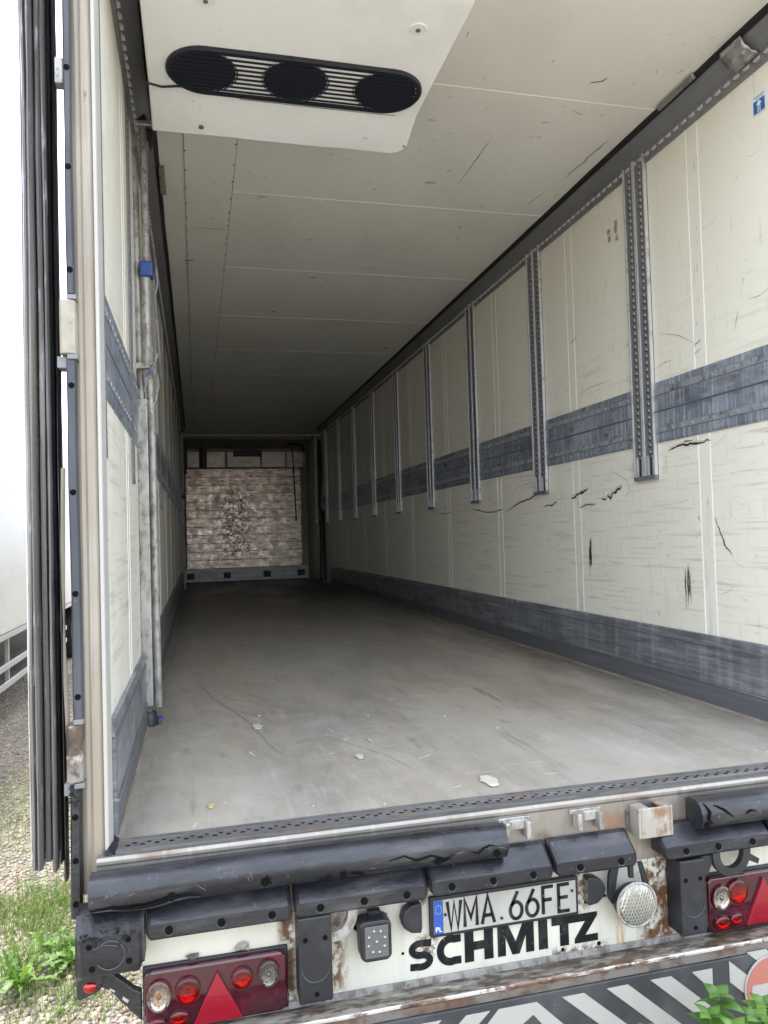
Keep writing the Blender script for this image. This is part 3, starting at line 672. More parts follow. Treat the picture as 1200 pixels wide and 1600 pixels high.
for ring in range(4):
    for i in range(n): fs2.append((ring * n + i, ring * n + (i + 1) % n, (ring + 1) * n + (i + 1) % n, (ring + 1) * n + i))
fr.add(vs, fs2); fr.obj('grille_frame', M['grille'], UN, smooth=True)
MB().prism(stadium(gx, gy, hl, gr - .016), 'z', ez - .0022, ez - .0015).obj('grille_backing', M['evap'], UN)
ns = 9
for i in range(ns):
    y = gy - .112 + .224 * i / (ns - 1); half = hl + math.sqrt(max(0, (gr - .017) ** 2 - (y - gy) ** 2))
    MB().box(gx - half, gx + half, y - .0050, y + .0050, ez - .0055, ez - .0026).obj('grille_slat', M['grille'], UN)
fg = MB()
rr = .122
fg.prism([(rr * math.cos(a), rr * math.sin(a)) for a in frange(0, 2 * math.pi * 31 / 32, 31)], 'z', -.0085, -.0024, 0)
for q in range(26):
    a = 2 * math.pi * q / 26
    fg.tube([((rr + .006) * math.cos(a + e), (rr + .006) * math.sin(a + e), -.0075) for e in (0, .08, .16)], .0026, 4, 1, False)
for i in range(9):
    y_ = -.098 + .0245 * i; hw = math.sqrt(max(0, rr * rr - y_ * y_)) * .97
    fg.box(-hw, hw, y_ - .004, y_ + .004, -.0115, -.0088, 1)
fgm = fg.mesh('fan_guard', [M['mesh'], M['grille']])
for x in (.305, .655, 1.015): link('fan_guard', fgm, UN, (x, gy, ez))
MB().tube([(.09, .80, ez - .004), (.15, .815, ez - .006), (.2, .80, ez - .007), (.26, .79, ez - .006)], .0042, 6).obj('loose_wire', M['black'], UN)
c = MB()
for (x, y) in ((1.04, .30), (.31, .30)):
    c = MB(); c.tube([(x, y, ez + .001), (x, y, ez - .0035)], [.034, .03], 16); c.tube([(x, y, ez - .003), (x, y, ez - .008)], .009, 6, 1)
    c.obj('unit_bolt', [M['evap'], M['galv']], UN, smooth=True)
c = MB()
cze = lambda a, b_: (a, b_, ez + .002)
c.tube([(.30, 1.02, 2.545), (.30, 1.02, 2.536)], .011, 8)
c.tube([(1.178, 1.0, 2.540), (1.190, 1.02, 2.538)], .008, 6)
c.tube([(.45, .846, ez - .004), (.8, .846, ez - .005), (1.1, .846, ez - .003)], .0016, 4)
tag(c.obj('paint_chip', M['galv'], UN), kind='stuff')
# ---- rear frame: posts, header, sill
for side in (-1, 1):
    X = (lambda x: x) if side < 0 else (lambda x: W - x)
    p = MB()
    poly = [(-.058, -.08), (-.045, -.083), (-.036, -.081), (-.030, -.084), (-.012, -.083), (-.004, -.078), (-.004, -.03), (-.004, .05), (-.064, .05), (-.064, -.06)]
    p.prism([(X(a), b_) for a, b_ in poly], 'z', -.105 if side < 0 else -.105, H + .068)
    PO = p.obj('door_post', M['post'], TR, bevel=.002)
    p = MB(); p.prism([(X(a), b_) for a, b_ in [(-.0035, -.086), (.004, -.088), (.007, -.083), (.012, -.03), (.004, .02), (-.0035, .02)]], 'z', .0, H + .02)
    p.obj('post_trim', M['white'], TR, bevel=.0015)
MB().box(-.064, W + .064, -.08, .02, H + .07, H + .2).obj('door_header', M['post'], TR)
s = MB()
s.prism([(0, -.006), (-.012, -.003), (-.112, -.007), (-.114, .0005), (-.126, .0005), (-.132, -.006), (-.132, -.016), (-.128, -.02), (-.128, -.20), (-.105, -.20), (-.105, -.11), (0, -.11)], 'x', -.02, W + .02)
SI = s.obj('rear_sill', M['steel'], TR, bevel=.0018)
t = MB(); t.box(.012, W - .012, -.109, -.002, -.0055, -.0015)
for y in (-.012, -.030, -.095): t.box(.012, W - .012, y - .003, y + .003, -.0014, .001)
t.obj('threshold_strip', mat('scuffed_threshold_rubber', (.115, .11, .105), .5, layers=[((.24, .23, .22), (1.5, 40, 40), .46, .7, .7), ((.045, .043, .04), (12, 40, 20), .5, .68, .7), ((.20, .10, .05), (5, 30, 20), .62, .7, .6)], bump=((40, 40, 40), .3, .003)), TR)
h = MB()
for i in range(64):
    x = .05 + i * .0375
    h.box(x - .006, x + .006, -.062, -.055, -.0012, -.0004); h.box(x + .012, x + .022, -.048, -.042, -.0012, -.0004)
tag(h.obj('drain_hole', M['hole'], SI), kind='stuff')
b = MB().sweep([(-.0, -.03), (.03, -.03), (.024, .0), (.008, .012), (-.002, .004)], 'y', frange(-.115, .01, 8), lambda t, k, u, v: (u + .004 * nz(t * 30, k), v + .004 * nz(t * 30, k, 5)))
b.obj('corner_seal', M['rubber'], TR, smooth=True)
# ---- dock bumpers
def each_disc(name, m, parent, pts, y0, y1, r, n, loc=(0, 0, 0)):
    me = MB().disc_y(0, 0, r, y0, y1, n).mesh(name, m)
    for x, z in pts: link(name, me, parent, (x + loc[0], loc[1], z + loc[2]))
def half_round(x0, x1, r, name, sag=0., crackz=()):
    b = MB(); prof = [(-.13, .036), (-.15, .044)] + [(-.165 - .048 * math.cos(a), r * math.sin(a)) for a in frange(math.radians(80), math.radians(-80), 14)] + [(-.15, -.046), (-.13, -.044)]
    def j(t, k, u, v):
        dz = -.066 - .006 * (t - x0) / (x1 - x0) + sag * math.sin(math.pi * (t - x0) / (x1 - x0))
        e = 1 + .06 * nz(t * 6, k * .22, 1)
        if 0 < k < 18: u = -.15 + (u + .15) * e
        return u + .004 * nz(t * 2.1, 4), v * (1 + .05 * nz(t * 3, 8)) + dz + .005 * nz(t * 1.6, 2)
    b.sweep(prof, 'x', frange(x0, x1, max(12, int((x1 - x0) * 90))), j)
    o = b.obj(name, M['rubber2'], TR, smooth=True)
    o['label'] = 'long round rubber dock buffer, split along its lower edge' if x0 < 1 else 'torn end of the right round rubber buffer'
    return o
HB1 = half_round(-.03, 1.066, .046, 'dock_buffer', .006)
HB2 = half_round(1.685, W + .02, .046, 'dock_buffer')
def holes(parent, pts, y, r=.0095):
    each_disc('bolt_hole', M['hole'], parent, pts, y - .001, y + .02, r, 14)
holes(HB1, [(.165, -.082), (.395, -.077), (.60, -.088), (.86, -.085), (1.03, -.085)], -.2135, .010)
holes(HB2, [(1.70, -.088), (1.93, -.08)], -.2125)
def surf(x, z, cz_=-.068): # front surface of the round buffer
    q = max(-1, min(1, (z - cz_) / .046)); return -.165 - .048 * math.sqrt(1 - q * q) - .003
ck = MB()
def crackline(mb, pts, w, lip=False):
    P = []
    for i in range(len(pts) - 1):
        for j in range(5):
            t = j / 5; P.append((pts[i][0] + (pts[i + 1][0] - pts[i][0]) * t, pts[i][1] + (pts[i + 1][1] - pts[i][1]) * t + .0015 * nz(pts[i][0] * 50 + j)))
    P.append(pts[-1]); k = len(P)
    mb.tube([(x, surf(x, z) + .0005, z) for x, z in P], [max(.0006, w * math.sin(math.pi * (.08 + .84 * i / (k - 1)))) for i in range(k)], 6)
crackline(ck, [(-.025, -.092), (.02, -.090), (.05, -.098), (.10, -.101), (.14, -.093), (.165, -.086), (.20, -.083), (.235, -.089)], .0042)
crackline(ck, [(.53, -.097), (.555, -.092), (.575, -.086)], .003); crackline(ck, [(.615, -.084), (.64, -.09), (.66, -.096)], .003)
crackline(ck, [(.72, -.066), (.765, -.058), (.80, -.074), (.84, -.066), (.88, -.080), (.91, -.070)], .0026); crackline(ck, [(.95, -.070), (.975, -.078), (.99, -.066), (1.01, -.060), (1.03, -.064)], .0022); crackline(ck, [(.40, -.06), (.405, -.075), (.412, -.082)], .004)
crackline(ck, [(.84, -.083), (.87, -.088), (.90, -.079)], .0028)
tag(ck.obj('rubber_crack', M['hole'], HB1), kind='stuff')
sw_ = MB()
for i in range(32):
    x = RND.uniform(-.01, 1.04); z = -.066 - .006 * x + RND.uniform(-.01, .040); a = RND.gauss(0, .7); l = RND.uniform(.006, .035)
    sw_.tube([(x + l * q * math.cos(a), surf(x, min(-.024, z + l * q * math.sin(a))) + .0022, min(-.024, z + l * q * math.sin(a))) for q in (0, .5, 1)], [.0003, RND.uniform(.0004, .0009), .0003], 4)
tag(sw_.obj('rubber_scuff', M['scuffgrey'], HB1), kind='stuff')
lp = MB()
crackline(lp, [(-.02, -.098), (.02, -.097), (.06, -.106), (.10, -.108), (.14, -.100), (.17, -.092), (.205, -.088), (.235, -.094)], .0048)
tag(lp.obj('rubber_lip', M['rubber2'], HB1, smooth=True), kind='stuff')
ck = MB(); crackline(ck, [(1.70, -.03), (1.71, -.05), (1.703, -.07), (1.72, -.09)], .004); crackline(ck, [(1.73, -.035), (1.76, -.05), (1.79, -.075)], .0035); crackline(ck, [(1.83, -.07), (1.85, -.06), (1.87, -.065)], .003)
tag(ck.obj('rubber_crack', M['hole'], HB2), kind='stuff')
def block(x0, x1, holesx, zo=0., seed=0):
    b = MB(); prof = [(-.132, -.104), (-.150, -.108), (-.197, -.143), (-.203, -.149), (-.203, -.182), (-.198, -.188), (-.132, -.188)]
    st = [x0, x0 + .004] + frange(x0 + .012, x1 - .012, 16) + [x1 - .004, x1]
    def j(t, k, u, v):
        e = min(t - x0, x1 - t); sh = .011 * max(0, 1 - e / .012) ** 2
        u2 = u + (sh if k in (2, 3, 4, 5) else 0) + .0013 * nz(t * 7, k + seed) + .002 * nz(t * 2.5, seed)
        v2 = v - (sh if k in (1, 2, 3) else 0) + (sh if k > 3 else 0) + .0013 * nz(t * 6, k * .6 + 20, seed) + .002 * nz(t * 2, seed + 5)
        return u2, v2 + zo
    b.sweep(prof, 'x', st, j)
    o = b.obj('bumper_block', M['rubber2'], TR, smooth=22)
    holes(o, [(x, -.166 + zo) for x in holesx], -.2035)
    h2 = MB()
    for x in holesx: h2.tube([(x + .0125 * math.cos(a), -.2045, -.167 + zo + .0125 * math.sin(a)) for a in frange(math.pi, 2 * math.pi, 10)], .0012, 5)
    tag(h2.obj('hole_rim', M['stripr'], o), kind='stuff')
block(.102, .465, (.157, .285, .412), 0, 1); block(.472, .834, (.538, .655, .772), 0, 2); block(.842, 1.205, (.90, 1.02, 1.14), .004, 3); block(1.212, 1.472, (1.285, 1.415), .006, 4); block(1.562, 1.93, (1.63, 1.74, 1.86), .007, 5); block(1.94, 2.3, (2.0, 2.12, 2.24), .007, 6)
b = MB(); prof = [(-.12, -.107), (-.165, -.117), (-.192, -.145), (-.206, -.158), (-.206, -.246), (-.20, -.254), (-.12, -.254)]
b.sweep(prof, 'x', [-.064, -.06] + frange(-.05, .085, 26) + [.092, .097],
        lambda t, k, u, v: (u + (.010 if t < -.058 or t > .09 else 0) * (k in (2, 3, 4, 5)) + (.010 * nz(t * 34, k, 2) + .004 * nz(t * 90, k) if k in (1, 2, 3) else 0), v + (.010 * nz(t * 30, k, 6) + .005 * nz(t * 80, k) if k in (2, 3) else 0) + (.014 if t > .09 and k in (4, 5, 6) else 0)))
CB = b.obj('corner_buffer', M['rubber'], TR, smooth=True); CB['label'] = 'torn square rubber corner buffer with a moulded ring'
holes(CB, [(-.030, -.178), (.06, -.172), (-.024, -.232), (.062, -.224)], -.2065, .0075)
r = MB(); r.tube([(.018 + .034 * math.cos(a), -.2075, -.204 + .034 * math.sin(a)) for a in frange(-2.6, 2.2, 30)], .0016, 5); r.tube([(-.02, -.2075, -.185), (0, -.2075, -.178), (.02, -.2075, -.18), (.035, -.2075, -.184)], .0014, 5)
r.obj('moulded_ring', M['stripr'], CB)
# crumbled rubber along the torn edge
r = MB()
for i in range(60):
    x = RND.uniform(-.06, .09); z = RND.gauss(-.160 - .06 * max(0, .02 - x), .009); y = -.205 + RND.uniform(-.002, .006); q = RND.uniform(.003, .008)
    r.add([(x - q, y, z), (x, y - q * .8, z + q * .5), (x + q, y, z + q * .2), (x, y - q * .2, z - q)], [(0, 1, 2), (0, 1, 3), (1, 2, 3), (0, 2, 3)])
tag(r.obj('torn_rubber', M['rubber'], CB), kind='stuff')
# rubber edge strips up the left post, hinge blocks between them
for (z0, z1, x0, x1, hs) in ((1.455, H + .05, -.071, -.052, (2.055, 1.79, 1.517, 2.32)), (.345, 1.283, -.073, -.049, (1.213, .935, .673, .409)), (-.15, .185, -.084, -.058, (.105, -.004, -.113))):
    b = MB().sweep([(x0, -.06), (x0, -.104), (x0 + .004, -.110), (x1 - .004, -.111), (x1, -.104), (x1, -.086), (x1 - .004, -.06)], 'z', frange(z0, z1, 46),
                   lambda t, k, u, v: (u + .0022 * nz(t * 3, k * .3, z0) + .0035 * nz(t * 1.3, z0), v + .002 * nz(t * 5, k, 3)))
    ST = b.obj('edge_strip', M['stripr'] if z0 > .2 else M['rubber'], TR, smooth=True)
    each_disc('bolt_hole', M['hole'], ST, [((x0 + x1) / 2 + .0035 * nz(z * 1.3, z0), z) for z in hs], -.1125, -.09, .0078, 12)
    if z0 < .2:
        q = MB()
        for i in range(26):
            x = RND.uniform(x0, x1); z = RND.uniform(.13, .18); d_ = RND.uniform(.003, .007)
            q.add([(x - d_, -.110, z), (x, -.114, z + d_), (x + d_, -.110, z), (x, -.1105, z - d_)], [(0, 1, 3), (1, 2, 3)])
        tag(q.obj('torn_rubber', M['rubber'], ST), kind='stuff')
for (z0, z1, mm) in ((1.295, 1.437, 'post'), (.192, .338, 'ledge')):
    b = MB(); b.prism([(-.088, -.07), (-.090, -.108), (-.082, -.118), (-.066, -.119), (-.050, -.112), (-.047, -.07)], 'z', z0, z1)
    hi = b.obj('door_hinge', M['hinge'] if mm == 'post' else M[mm], TR, bevel=.003)
    for bb in ((-.071, -.047, -.116, -.06, z1 + .001, z1 + .014), (-.071, -.045, -.117, -.06, z0 - .014, z0 - .001), (-.098, -.074, -.10, -.05, z0 - .035, z0 - .004)):
        MB().box(*bb).obj('hinge_knuckle', M['galv'], hi, bevel=.002)
k = MB().box(-.094, -.0725, -.095, -.06, 2.02, 2.09).obj('door_link', M['oldalu'], TR, bevel=.003)
k = MB(); k.tube([(-.089, -.09, 1.0), (-.10, -.07, .6), (-.086, -.085, .25)], .006, 6); k.obj('door_cable', M['post'], TR)
# small door hook brackets on the sill
def hook(cx, cz_, w):
    b = MB()
    b.box(cx - w / 2, cx - w / 2 + .014, -.165, -.1285, cz_ - .042, cz_ + .006); b.box(cx + w / 2 - .014, cx + w / 2, -.165, -.1285, cz_ - .046, cz_ + .004)
    b.box(cx - w / 2 + .014, cx + w / 2 - .014, -.150, -.1285, cz_ - .02, cz_ + .008); b.box(cx - w / 2 - .01, cx + w / 2 + .01, -.134, -.1282, cz_ - .004, cz_ + .010)
    return b.obj('door_hook', M['oldalu'], TR, bevel=.004)
hook(1.118, -.035, .078); hook(1.345, -.035, .082)
b = MB(); b.box(1.492, 1.501, -.180, -.1285, -.118, -.03); b.box(1.597, 1.606, -.180, -.1285, -.118, -.03); b.box(1.501, 1.597, -.180, -.172, -.118, -.03); b.box(1.501, 1.597, -.172, -.1285, -.118, -.110); b.box(1.501, 1.530, -.172, -.1285, -.038, -.03); b.box(1.570, 1.597, -.172, -.1285, -.038, -.03)
rb = mat('rust_stained_bracket', (.36, .33, .29), .45, .4, layers=[((.24, .12, .05), (30, 30, 26), .42, .56, .8, [(0, 1.57, .02, .02), (2, F - .07, .03, .03)]), ((.17, .10, .06), (24, 24, 14), .56, .66, .7), ((.46, .44, .41), (40, 40, 14), .55, .68, .6)], rvar=.1)
b.obj('square_bracket', rb, TR, bevel=.0025)
tag(MB().prism([(1.478 , -.045), (1.49, -.055), (1.487, -.075), (1.492, -.10), (1.481, -.11), (1.477, -.08)], 'y', -.1315, -.1285).obj('weld_burn', M['rustbar'], SI), kind='stuff')
# ---- rear panel with lettering
RP = MB().box(.088, W - .088, -.128, -.118, -.437, -.2).obj('rear_panel', M['panel'], TR, bevel=.002)
h = MB()
for x, z, r_ in ((.66, -.192, .017), (.655, -.262, .02), (.775, -.245, .004), (.73, -.245, .003), (.775, -.36, .004), (1.335, -.30, .004), (1.375, -.197, .004), (1.40, -.29, .004), (1.375, -.425, .006), (1.258, -.425, .005)):
    each_disc('panel_hole', M['hole'], RP, [(x, z)], -.1295, -.122, r_, 16)
LT = MB(); la, lb = -.1300, -.1281
zb2, zt2 = -.414, -.331; hz = zt2 - zb2
def R4(x0, x1, z0, z1): LT.prism([(x0, z0), (x1, z0), (x1, z1), (x0, z1)], 'y', la, lb)
Sx, sw = .7915, .0185
cu_ = circ(Sx + .0355, zb2 + .0575, .0255, .0165, 52, 262, 14); cl_ = circ(Sx + .0350, zb2 + .0255, .0262, .0165, 82, -128, 14)
LT = MB()
LT.ribbon([(Sx + .066, zb2 + .0715)] + cu_[1:] + cl_[1:-1] + [(Sx + .004, zb2 + .0115)], sw, 'y', la, lb)
LT.obj('letter', M['letter'], RP); LT = MB()
LT.ribbon([(.945, zb2 + .0715)] + circ(.9145, zb2 + .0415, .0310, .0315, 60, 300, 22)[1:-1] + [(.945, zb2 + .0115)], .0205, 'y', la, lb)
LT.obj('letter', M['letter'], RP); LT = MB()
R4(.956, .983, zb2, zt2); R4(1.015, 1.042, zb2, zt2); R4(.983, 1.015, zb2 + .031, zb2 + .054)
LT.obj('letter', M['letter'], RP); LT = MB()
LT.prism([(1.056, zb2), (1.080, zb2), (1.080, zb2 + .052), (1.100, zb2), (1.122, zb2), (1.143, zb2 + .052), (1.143, zb2), (1.168, zb2), (1.168, zt2), (1.133, zt2), (1.1115, zb2 + .035), (1.090, zt2), (1.056, zt2)], 'y', la, lb)
LT.obj('letter', M['letter'], RP); LT = MB()
R4(1.183, 1.211, zb2, zt2)
LT.obj('letter', M['letter'], RP); LT = MB()
LT.prism([(1.225, zt2), (1.225, zt2 - .022), (1.2505, zt2 - .022), (1.2505, zb2), (1.278, zb2), (1.278, zt2 - .022), (1.300, zt2 - .022), (1.312, zt2)], 'y', la, lb)
LT.obj('letter', M['letter'], RP); LT = MB()
LT.prism([(1.312, zt2), (1.300, zt2 - .022), (1.333, zt2 - .022), (1.297, zb2 + .012), (1.297, zb2), (1.372, zb2), (1.372, zb2 + .02), (1.331, zb2 + .02), (1.372, zt2 - .010), (1.372, zt2)], 'y', la, lb)
LT.obj('letter', M['letter'], RP)
# trim, ledge, angle bar and guard board
MB().prism([(-.1285, -.436), (-.134, -.436), (-.136, -.452), (-.1285, -.452)], 'x', .30, 2.38).obj('panel_trim', M['oldalu'], TR)
b = MB().sweep([(-.118, -.452), (-.137, -.4525), (-.244, -.424), (-.251, -.4195), (-.255, -.4225), (-.255, -.430), (-.12, -.47)], 'x', frange(.08, 2.39, 80),
               lambda t, k, u, v: (u + .002 * nz(t * 8, k), v + .002 * nz(t * 6, k, 3)))
LG = b.obj('rusty_ledge', M['ledge'], TR)
lm_ = mat('worn_ledge_lip', (.60, .57, .52), .35, .5, layers=[((.16, .075, .035), (9, 20, 20), .46, .56, .9), ((.07, .04, .03), (24, 20, 20), .52, .6, .8)])
MB().sweep([(-.2555, -.4190), (-.2585, -.4210), (-.2585, -.4275), (-.2555, -.4285)], 'x', frange(.08, 2.39, 60), lambda t, k, u, v: (u + .001 * nz(t * 9, k), v + .002 * nz(t * 6, 1, 3))).obj('ledge_lip', lm_, TR)
MB().prism([(-.235, -.4285), (-.262, -.4285), (-.264, -.447), (-.235, -.447)], 'x', .08, 2.39).obj('angle_bar', M['rustbar'], TR)
GB = MB().box(.12, 2.36, -.270, -.235, -.80, -.449).obj('guard_board', M['guard'], TR, bevel=.002)
def stripe(pts):
    MB().prism(pts, 'y', -.2722, -.2702).obj('white_stripe', M['stripe'], GB)
zt3, zb3 = -.467, -.64
sh_ = .206                                              # sideways run of a stripe over its height
for x in (1.181, 1.316, 1.452):
    stripe([(x, zt3), (x + .066, zt3), (x + .066 + sh_, zb3), (x + sh_, zb3)])
stripe([(1.585, zt3), (1.651, zt3), (1.651, -.531)])
for x in (1.107, .972, .837, .702, .567, .432):          # the mirrored half
    stripe([(x - .066, zt3), (x, zt3), (x - sh_, zb3), (x - .066 - sh_, zb3)] if x < 1.1 else [(x - .110, zt3), (x, zt3), (x + .14, -.60), (x + .14 - .066, -.60), (x - .012, -.498), (x - .11 - .07, -.60), (x - .11 - .136, -.60)])
stripe([(1.708, -.455), (1.708, -.515), (1.84, -.627), (1.91, -.627)])
for x in (1.768, 1.90, 2.03): stripe([(x, -.441), (x + .066, -.441), (x + .066 + .19, -.60), (x + .19, -.60)])
d_ = MB(); d_.disc_y(1.845, -.548, .092, -.2765, -.2735, 40, 0); ne = d_.obj('no_entry_sign', M['stripe'], GB); ne['label'] = 'round faded red no-entry plate with a white bar and white rim'
MB().disc_y(1.845, -.548, .086, -.2790, -.2770, 40).obj('sign_face', M['noentry'], GB)
MB().prism([(1.779, -.566), (1.905, -.566), (1.911, -.561), (1.911, -.538), (1.905, -.533), (1.779, -.533), (1.774, -.538), (1.774, -.561)], 'y', -.2805, -.2793).obj('sign_bar', M['stripe'], GB)
# ---- number plate
NP = MB().box(.852, 1.305, -.146, -.1285, -.3235, -.2125).obj('number_plate', M['black'], TR, bevel=.004)
MB().box(.862, 1.296, -.1475, -.1462, -.313, -.2215).obj('plate_sheet', M['plate'], NP)
MB().box(.8625, .889, -.1485, -.1476, -.3125, -.222).obj('country_band', M['eublue'], NP)
pl = MB(); pa, pb = -.1488, -.1477
def glyph(ch, x, z, w, h, t, mb, a, b_):
    Pn = lambda q: [(x + u * w, z + v * h) for u, v in q]
    G = {'W': [[(0, 1), (.25, 0), (.5, .95), (.75, 0), (1, 1)]], 'M': [[(0, 0), (0, 1), (.5, .3), (1, 1), (1, 0)]], 'A': [[(0, 0), (.5, 1), (1, 0)], [(.2, .3), (.8, .3)]],
         'F': [[(1, 1), (0, 1), (0, 0)], [(0, .52), (.85, .52)]], 'E': [[(1, 1), (0, 1), (0, 0), (1, 0)], [(0, .52), (.85, .52)]],
         'P': [[(0, 0), (0, 1), (.7, 1), (1, .88), (1, .6), (.7, .47), (0, .47)]], 'L': [[(0, 1), (0, 0), (1, 0)]]}
    if ch == '6':
        mb.ribbon([(x + .66 * w, z + h)] + [(x + .12 * w, z + .50 * h)], t, 'y', a, b_)
        mb.ribbon(circ(x + .5 * w, z + .31 * h, .5 * w, .31 * h, 0, 340, 17), t, 'y', a, b_, closed=True)
    else:
        for q in G[ch]: mb.ribbon(Pn(q), t, 'y', a, b_)
for ch, x, w in (('W', .902, .040), ('M', .953, .036), ('A', 1.004, .037), ('6', 1.090, .036), ('6', 1.140, .036), ('F', 1.192, .032), ('E', 1.241, .034)):
    pl = MB(); glyph(ch, x, -.3045, w, .076, .0098, pl, pa, pb); pl.obj('letter', M['letter'], NP)
q = MB(); glyph('P', .8675, -.306, .0065, .0115, .0021, q, -.1494, -.1486); q.obj('letter', M['stickwhite'], NP); q = MB(); glyph('L', .878, -.306, .0060, .0115, .0021, q, -.1494, -.1486); q.obj('letter', M['stickwhite'], NP)
q = MB()
for i in range(12):
    a = 2 * math.pi * i / 12; q.disc_y(.8757 + .009 * math.cos(a), -.2465 + .012 * math.sin(a), .0013, -.1491, -.1486, 5)
tag(q.obj('star_ring', M['euyellow'], NP), kind='stuff')
each_disc('plate_bolt', M['bumperpost'], NP, [(.8955, -.262), (1.063, -.296), (1.284, -.250)], -.1510, -.1470, .0042, 8)
# plate lamps either side
def plate_lamp(x0, flip):
    b = MB(); s_ = 1 if not flip else -1
    po = [(0, -.0), (.028, -.004), (.050, -.018), (.058, -.040), (.052, -.064), (.030, -.080), (0, -.084)]
    b.prism([(x0 + s_ * a, -.214 + z) for a, z in po], 'y', -.160, -.1285)
    o = b.obj('plate_lamp', M['bumperpost'], TR, bevel=.006, seg=3)
    MB().box(min(x0 - s_ * .002, x0 + s_ * .003), max(x0 - s_ * .002, x0 + s_ * .003), -.156, -.134, -.288, -.224).obj('lamp_window', M['greyref'], o)
    return o
plate_lamp(1.330, False); plate_lamp(.824, True)
# ---- work lamp
WL = MB().prism([(.640, -.228), (.652, -.222), (.715, -.222), (.727, -.232), (.727, -.318), (.715, -.328), (.655, -.328), (.643, -.318)], 'y', -.205, -.150).obj('work_lamp', M['bumperpost'], TR, bevel=.006, seg=3)
MB().box(.653, .717, -.2072, -.2055, -.316, -.234).obj('lamp_glass', M['ledglass'], WL, bevel=.003)
ldm = MB().dome_y(0, 0, .0048, .0048, -.2073, .004, 0, 10, 3).mesh('led_dome', M['led'], True)
for i in range(9):
    a = 2 * math.pi * i / 8 + .3; x, z = (.685, -.275) if i == 8 else (.685 + .0235 * math.cos(a), -.275 + .029 * math.sin(a))
    link('led_dome', ldm, WL, (x, 0, z))
MB().box(.665, .715, -.175, -.1285, -.342, -.33).obj('lamp_bracket', M['bumperpost'], WL); MB().box(.672, .705, -.17, -.15, -.2215, -.212).obj('lamp_clip', M['bumperpost'], WL)
# ---- round spot lamp
SL = MB(); cx, cz_ = 1.4625, -.293
SL.tube([(cx, -.135, cz_ + .01), (cx, -.155, cz_), (cx, -.19, cz_), (cx, -.198, cz_)], [.03, .052, .063, .0635], 32, 0)
SP = SL.obj('spot_lamp', M['bumperpost'], TR, smooth=True)
MB().tube([(cx + .0615 * math.cos(a), -.199, cz_ + .0615 * math.sin(a)) for a in frange(0, 2 * math.pi, 40)], .0042, 8, 0, False).obj('lamp_rim', M['oldalu'], SP, smooth=True)
MB().dome_y(cx, cz_, .060, .060, -.199, .014, 0, 36, 6).obj('lamp_glass', M['lampglass'], SP, smooth=True)
# ridges of the pressed glass
q = MB()
for k in range(-7, 8):
    for s_ in (1, -1):
        P = []
        for i in range(13):
            t = -1 + 2 * i / 12; u_ = k * .0085; v_ = t * .06
            X_ = (u_ + v_ * .45 * s_); Z_ = (v_ - u_ * .2 * s_)
            r2 = (X_ * X_ + Z_ * Z_) / (.0585 ** 2)
            if r2 < 1: P.append((cx + X_, -.199 - .014 * math.sqrt(1 - r2) - .0001, cz_ + Z_))
        if len(P) > 2: q.tube(P, .0019, 5, 0, False)
tag(q.obj('glass_ridge', M['ridge'], SP, smooth=True), kind='stuff')
q = MB(); q.prism([(1.405, -.19), (1.43, -.19), (1.415, -.26), (1.405, -.30), (1.392, -.28), (1.395, -.22)], 'y', -.165, -.155); q.obj('lamp_bracket', M['bumperpost'], SP); q = MB(); q.prism([(1.495, -.19), (1.507, -.19), (1.530, -.27), (1.523, -.30), (1.515, -.28)], 'y', -.165, -.155); q.obj('lamp_bracket', M['bumperpost'], SP); q = MB(); q.tube([(1.463, -.17, -.185), (1.463, -.172, -.225)], .009, 8); q.obj('lamp_bolt', M['bumperpost'], SP)
# ---- black bumper posts
for x0, x1 in ((.478, .566), (1.607, 1.692)):
    b = MB().box(x0, x1, -.202, -.1285, -.408, -.189).obj('bumper_post', M['bumperpost'], TR, bevel=.004)
    each_disc('bolt_hole', M['hole'], b, [((x0 + .018), -.245), ((x0 + .045), -.386), ((x1 - .018), -.245)], -.2035, -.19, .0065, 12)
    MB().tube([((x0 + x1) / 2 + .037 * math.cos(a), -.2028, -.318 + .037 * math.sin(a)) for a in frange(math.pi * .95, math.pi * 2.05, 24)], .0013, 4).obj('moulded_ring', M['stripr'], b)
# towing loops
for cx, cz_ in ((.572, -.195), (1.794, -.19)):
    b = MB(); o_ = circ(cx, cz_, .066, .070, 180, 360, 22); i_ = circ(cx, cz_, .041, .045, 360, 180, 22)
    o_ = [(cx - .066, cz_ + .03)] + o_ + [(cx + .066, cz_ + .03)]; i_ = [(cx + .041, cz_ + .03)] + i_ + [(cx - .041, cz_ + .03)]
    for k in range(len(o_) - 1):
        a0, a1 = o_[k], o_[k + 1]; b0, b1 = i_[len(i_) - 1 - k], i_[len(i_) - 2 - k]
        b.prism([a0, a1, b1, b0], 'y', -.192, -.172)
    import bmesh
    o = b.obj('towing_loop', M['oldalu'] if cx < 1 else M['bumperpost'], TR)
    if cx > 1: MB().prism([(1.69, -.19), (1.74, -.19), (1.715, -.245), (1.70, -.245)], 'y', -.185, -.165).obj('loop_brace', M['bumperpost'], TR); MB().prism([(1.86, -.20), (1.90, -.225), (1.895, -.24), (1.855, -.222)], 'y', -.18, -.16).obj('loop_brace', M['bumperpost'], TR)
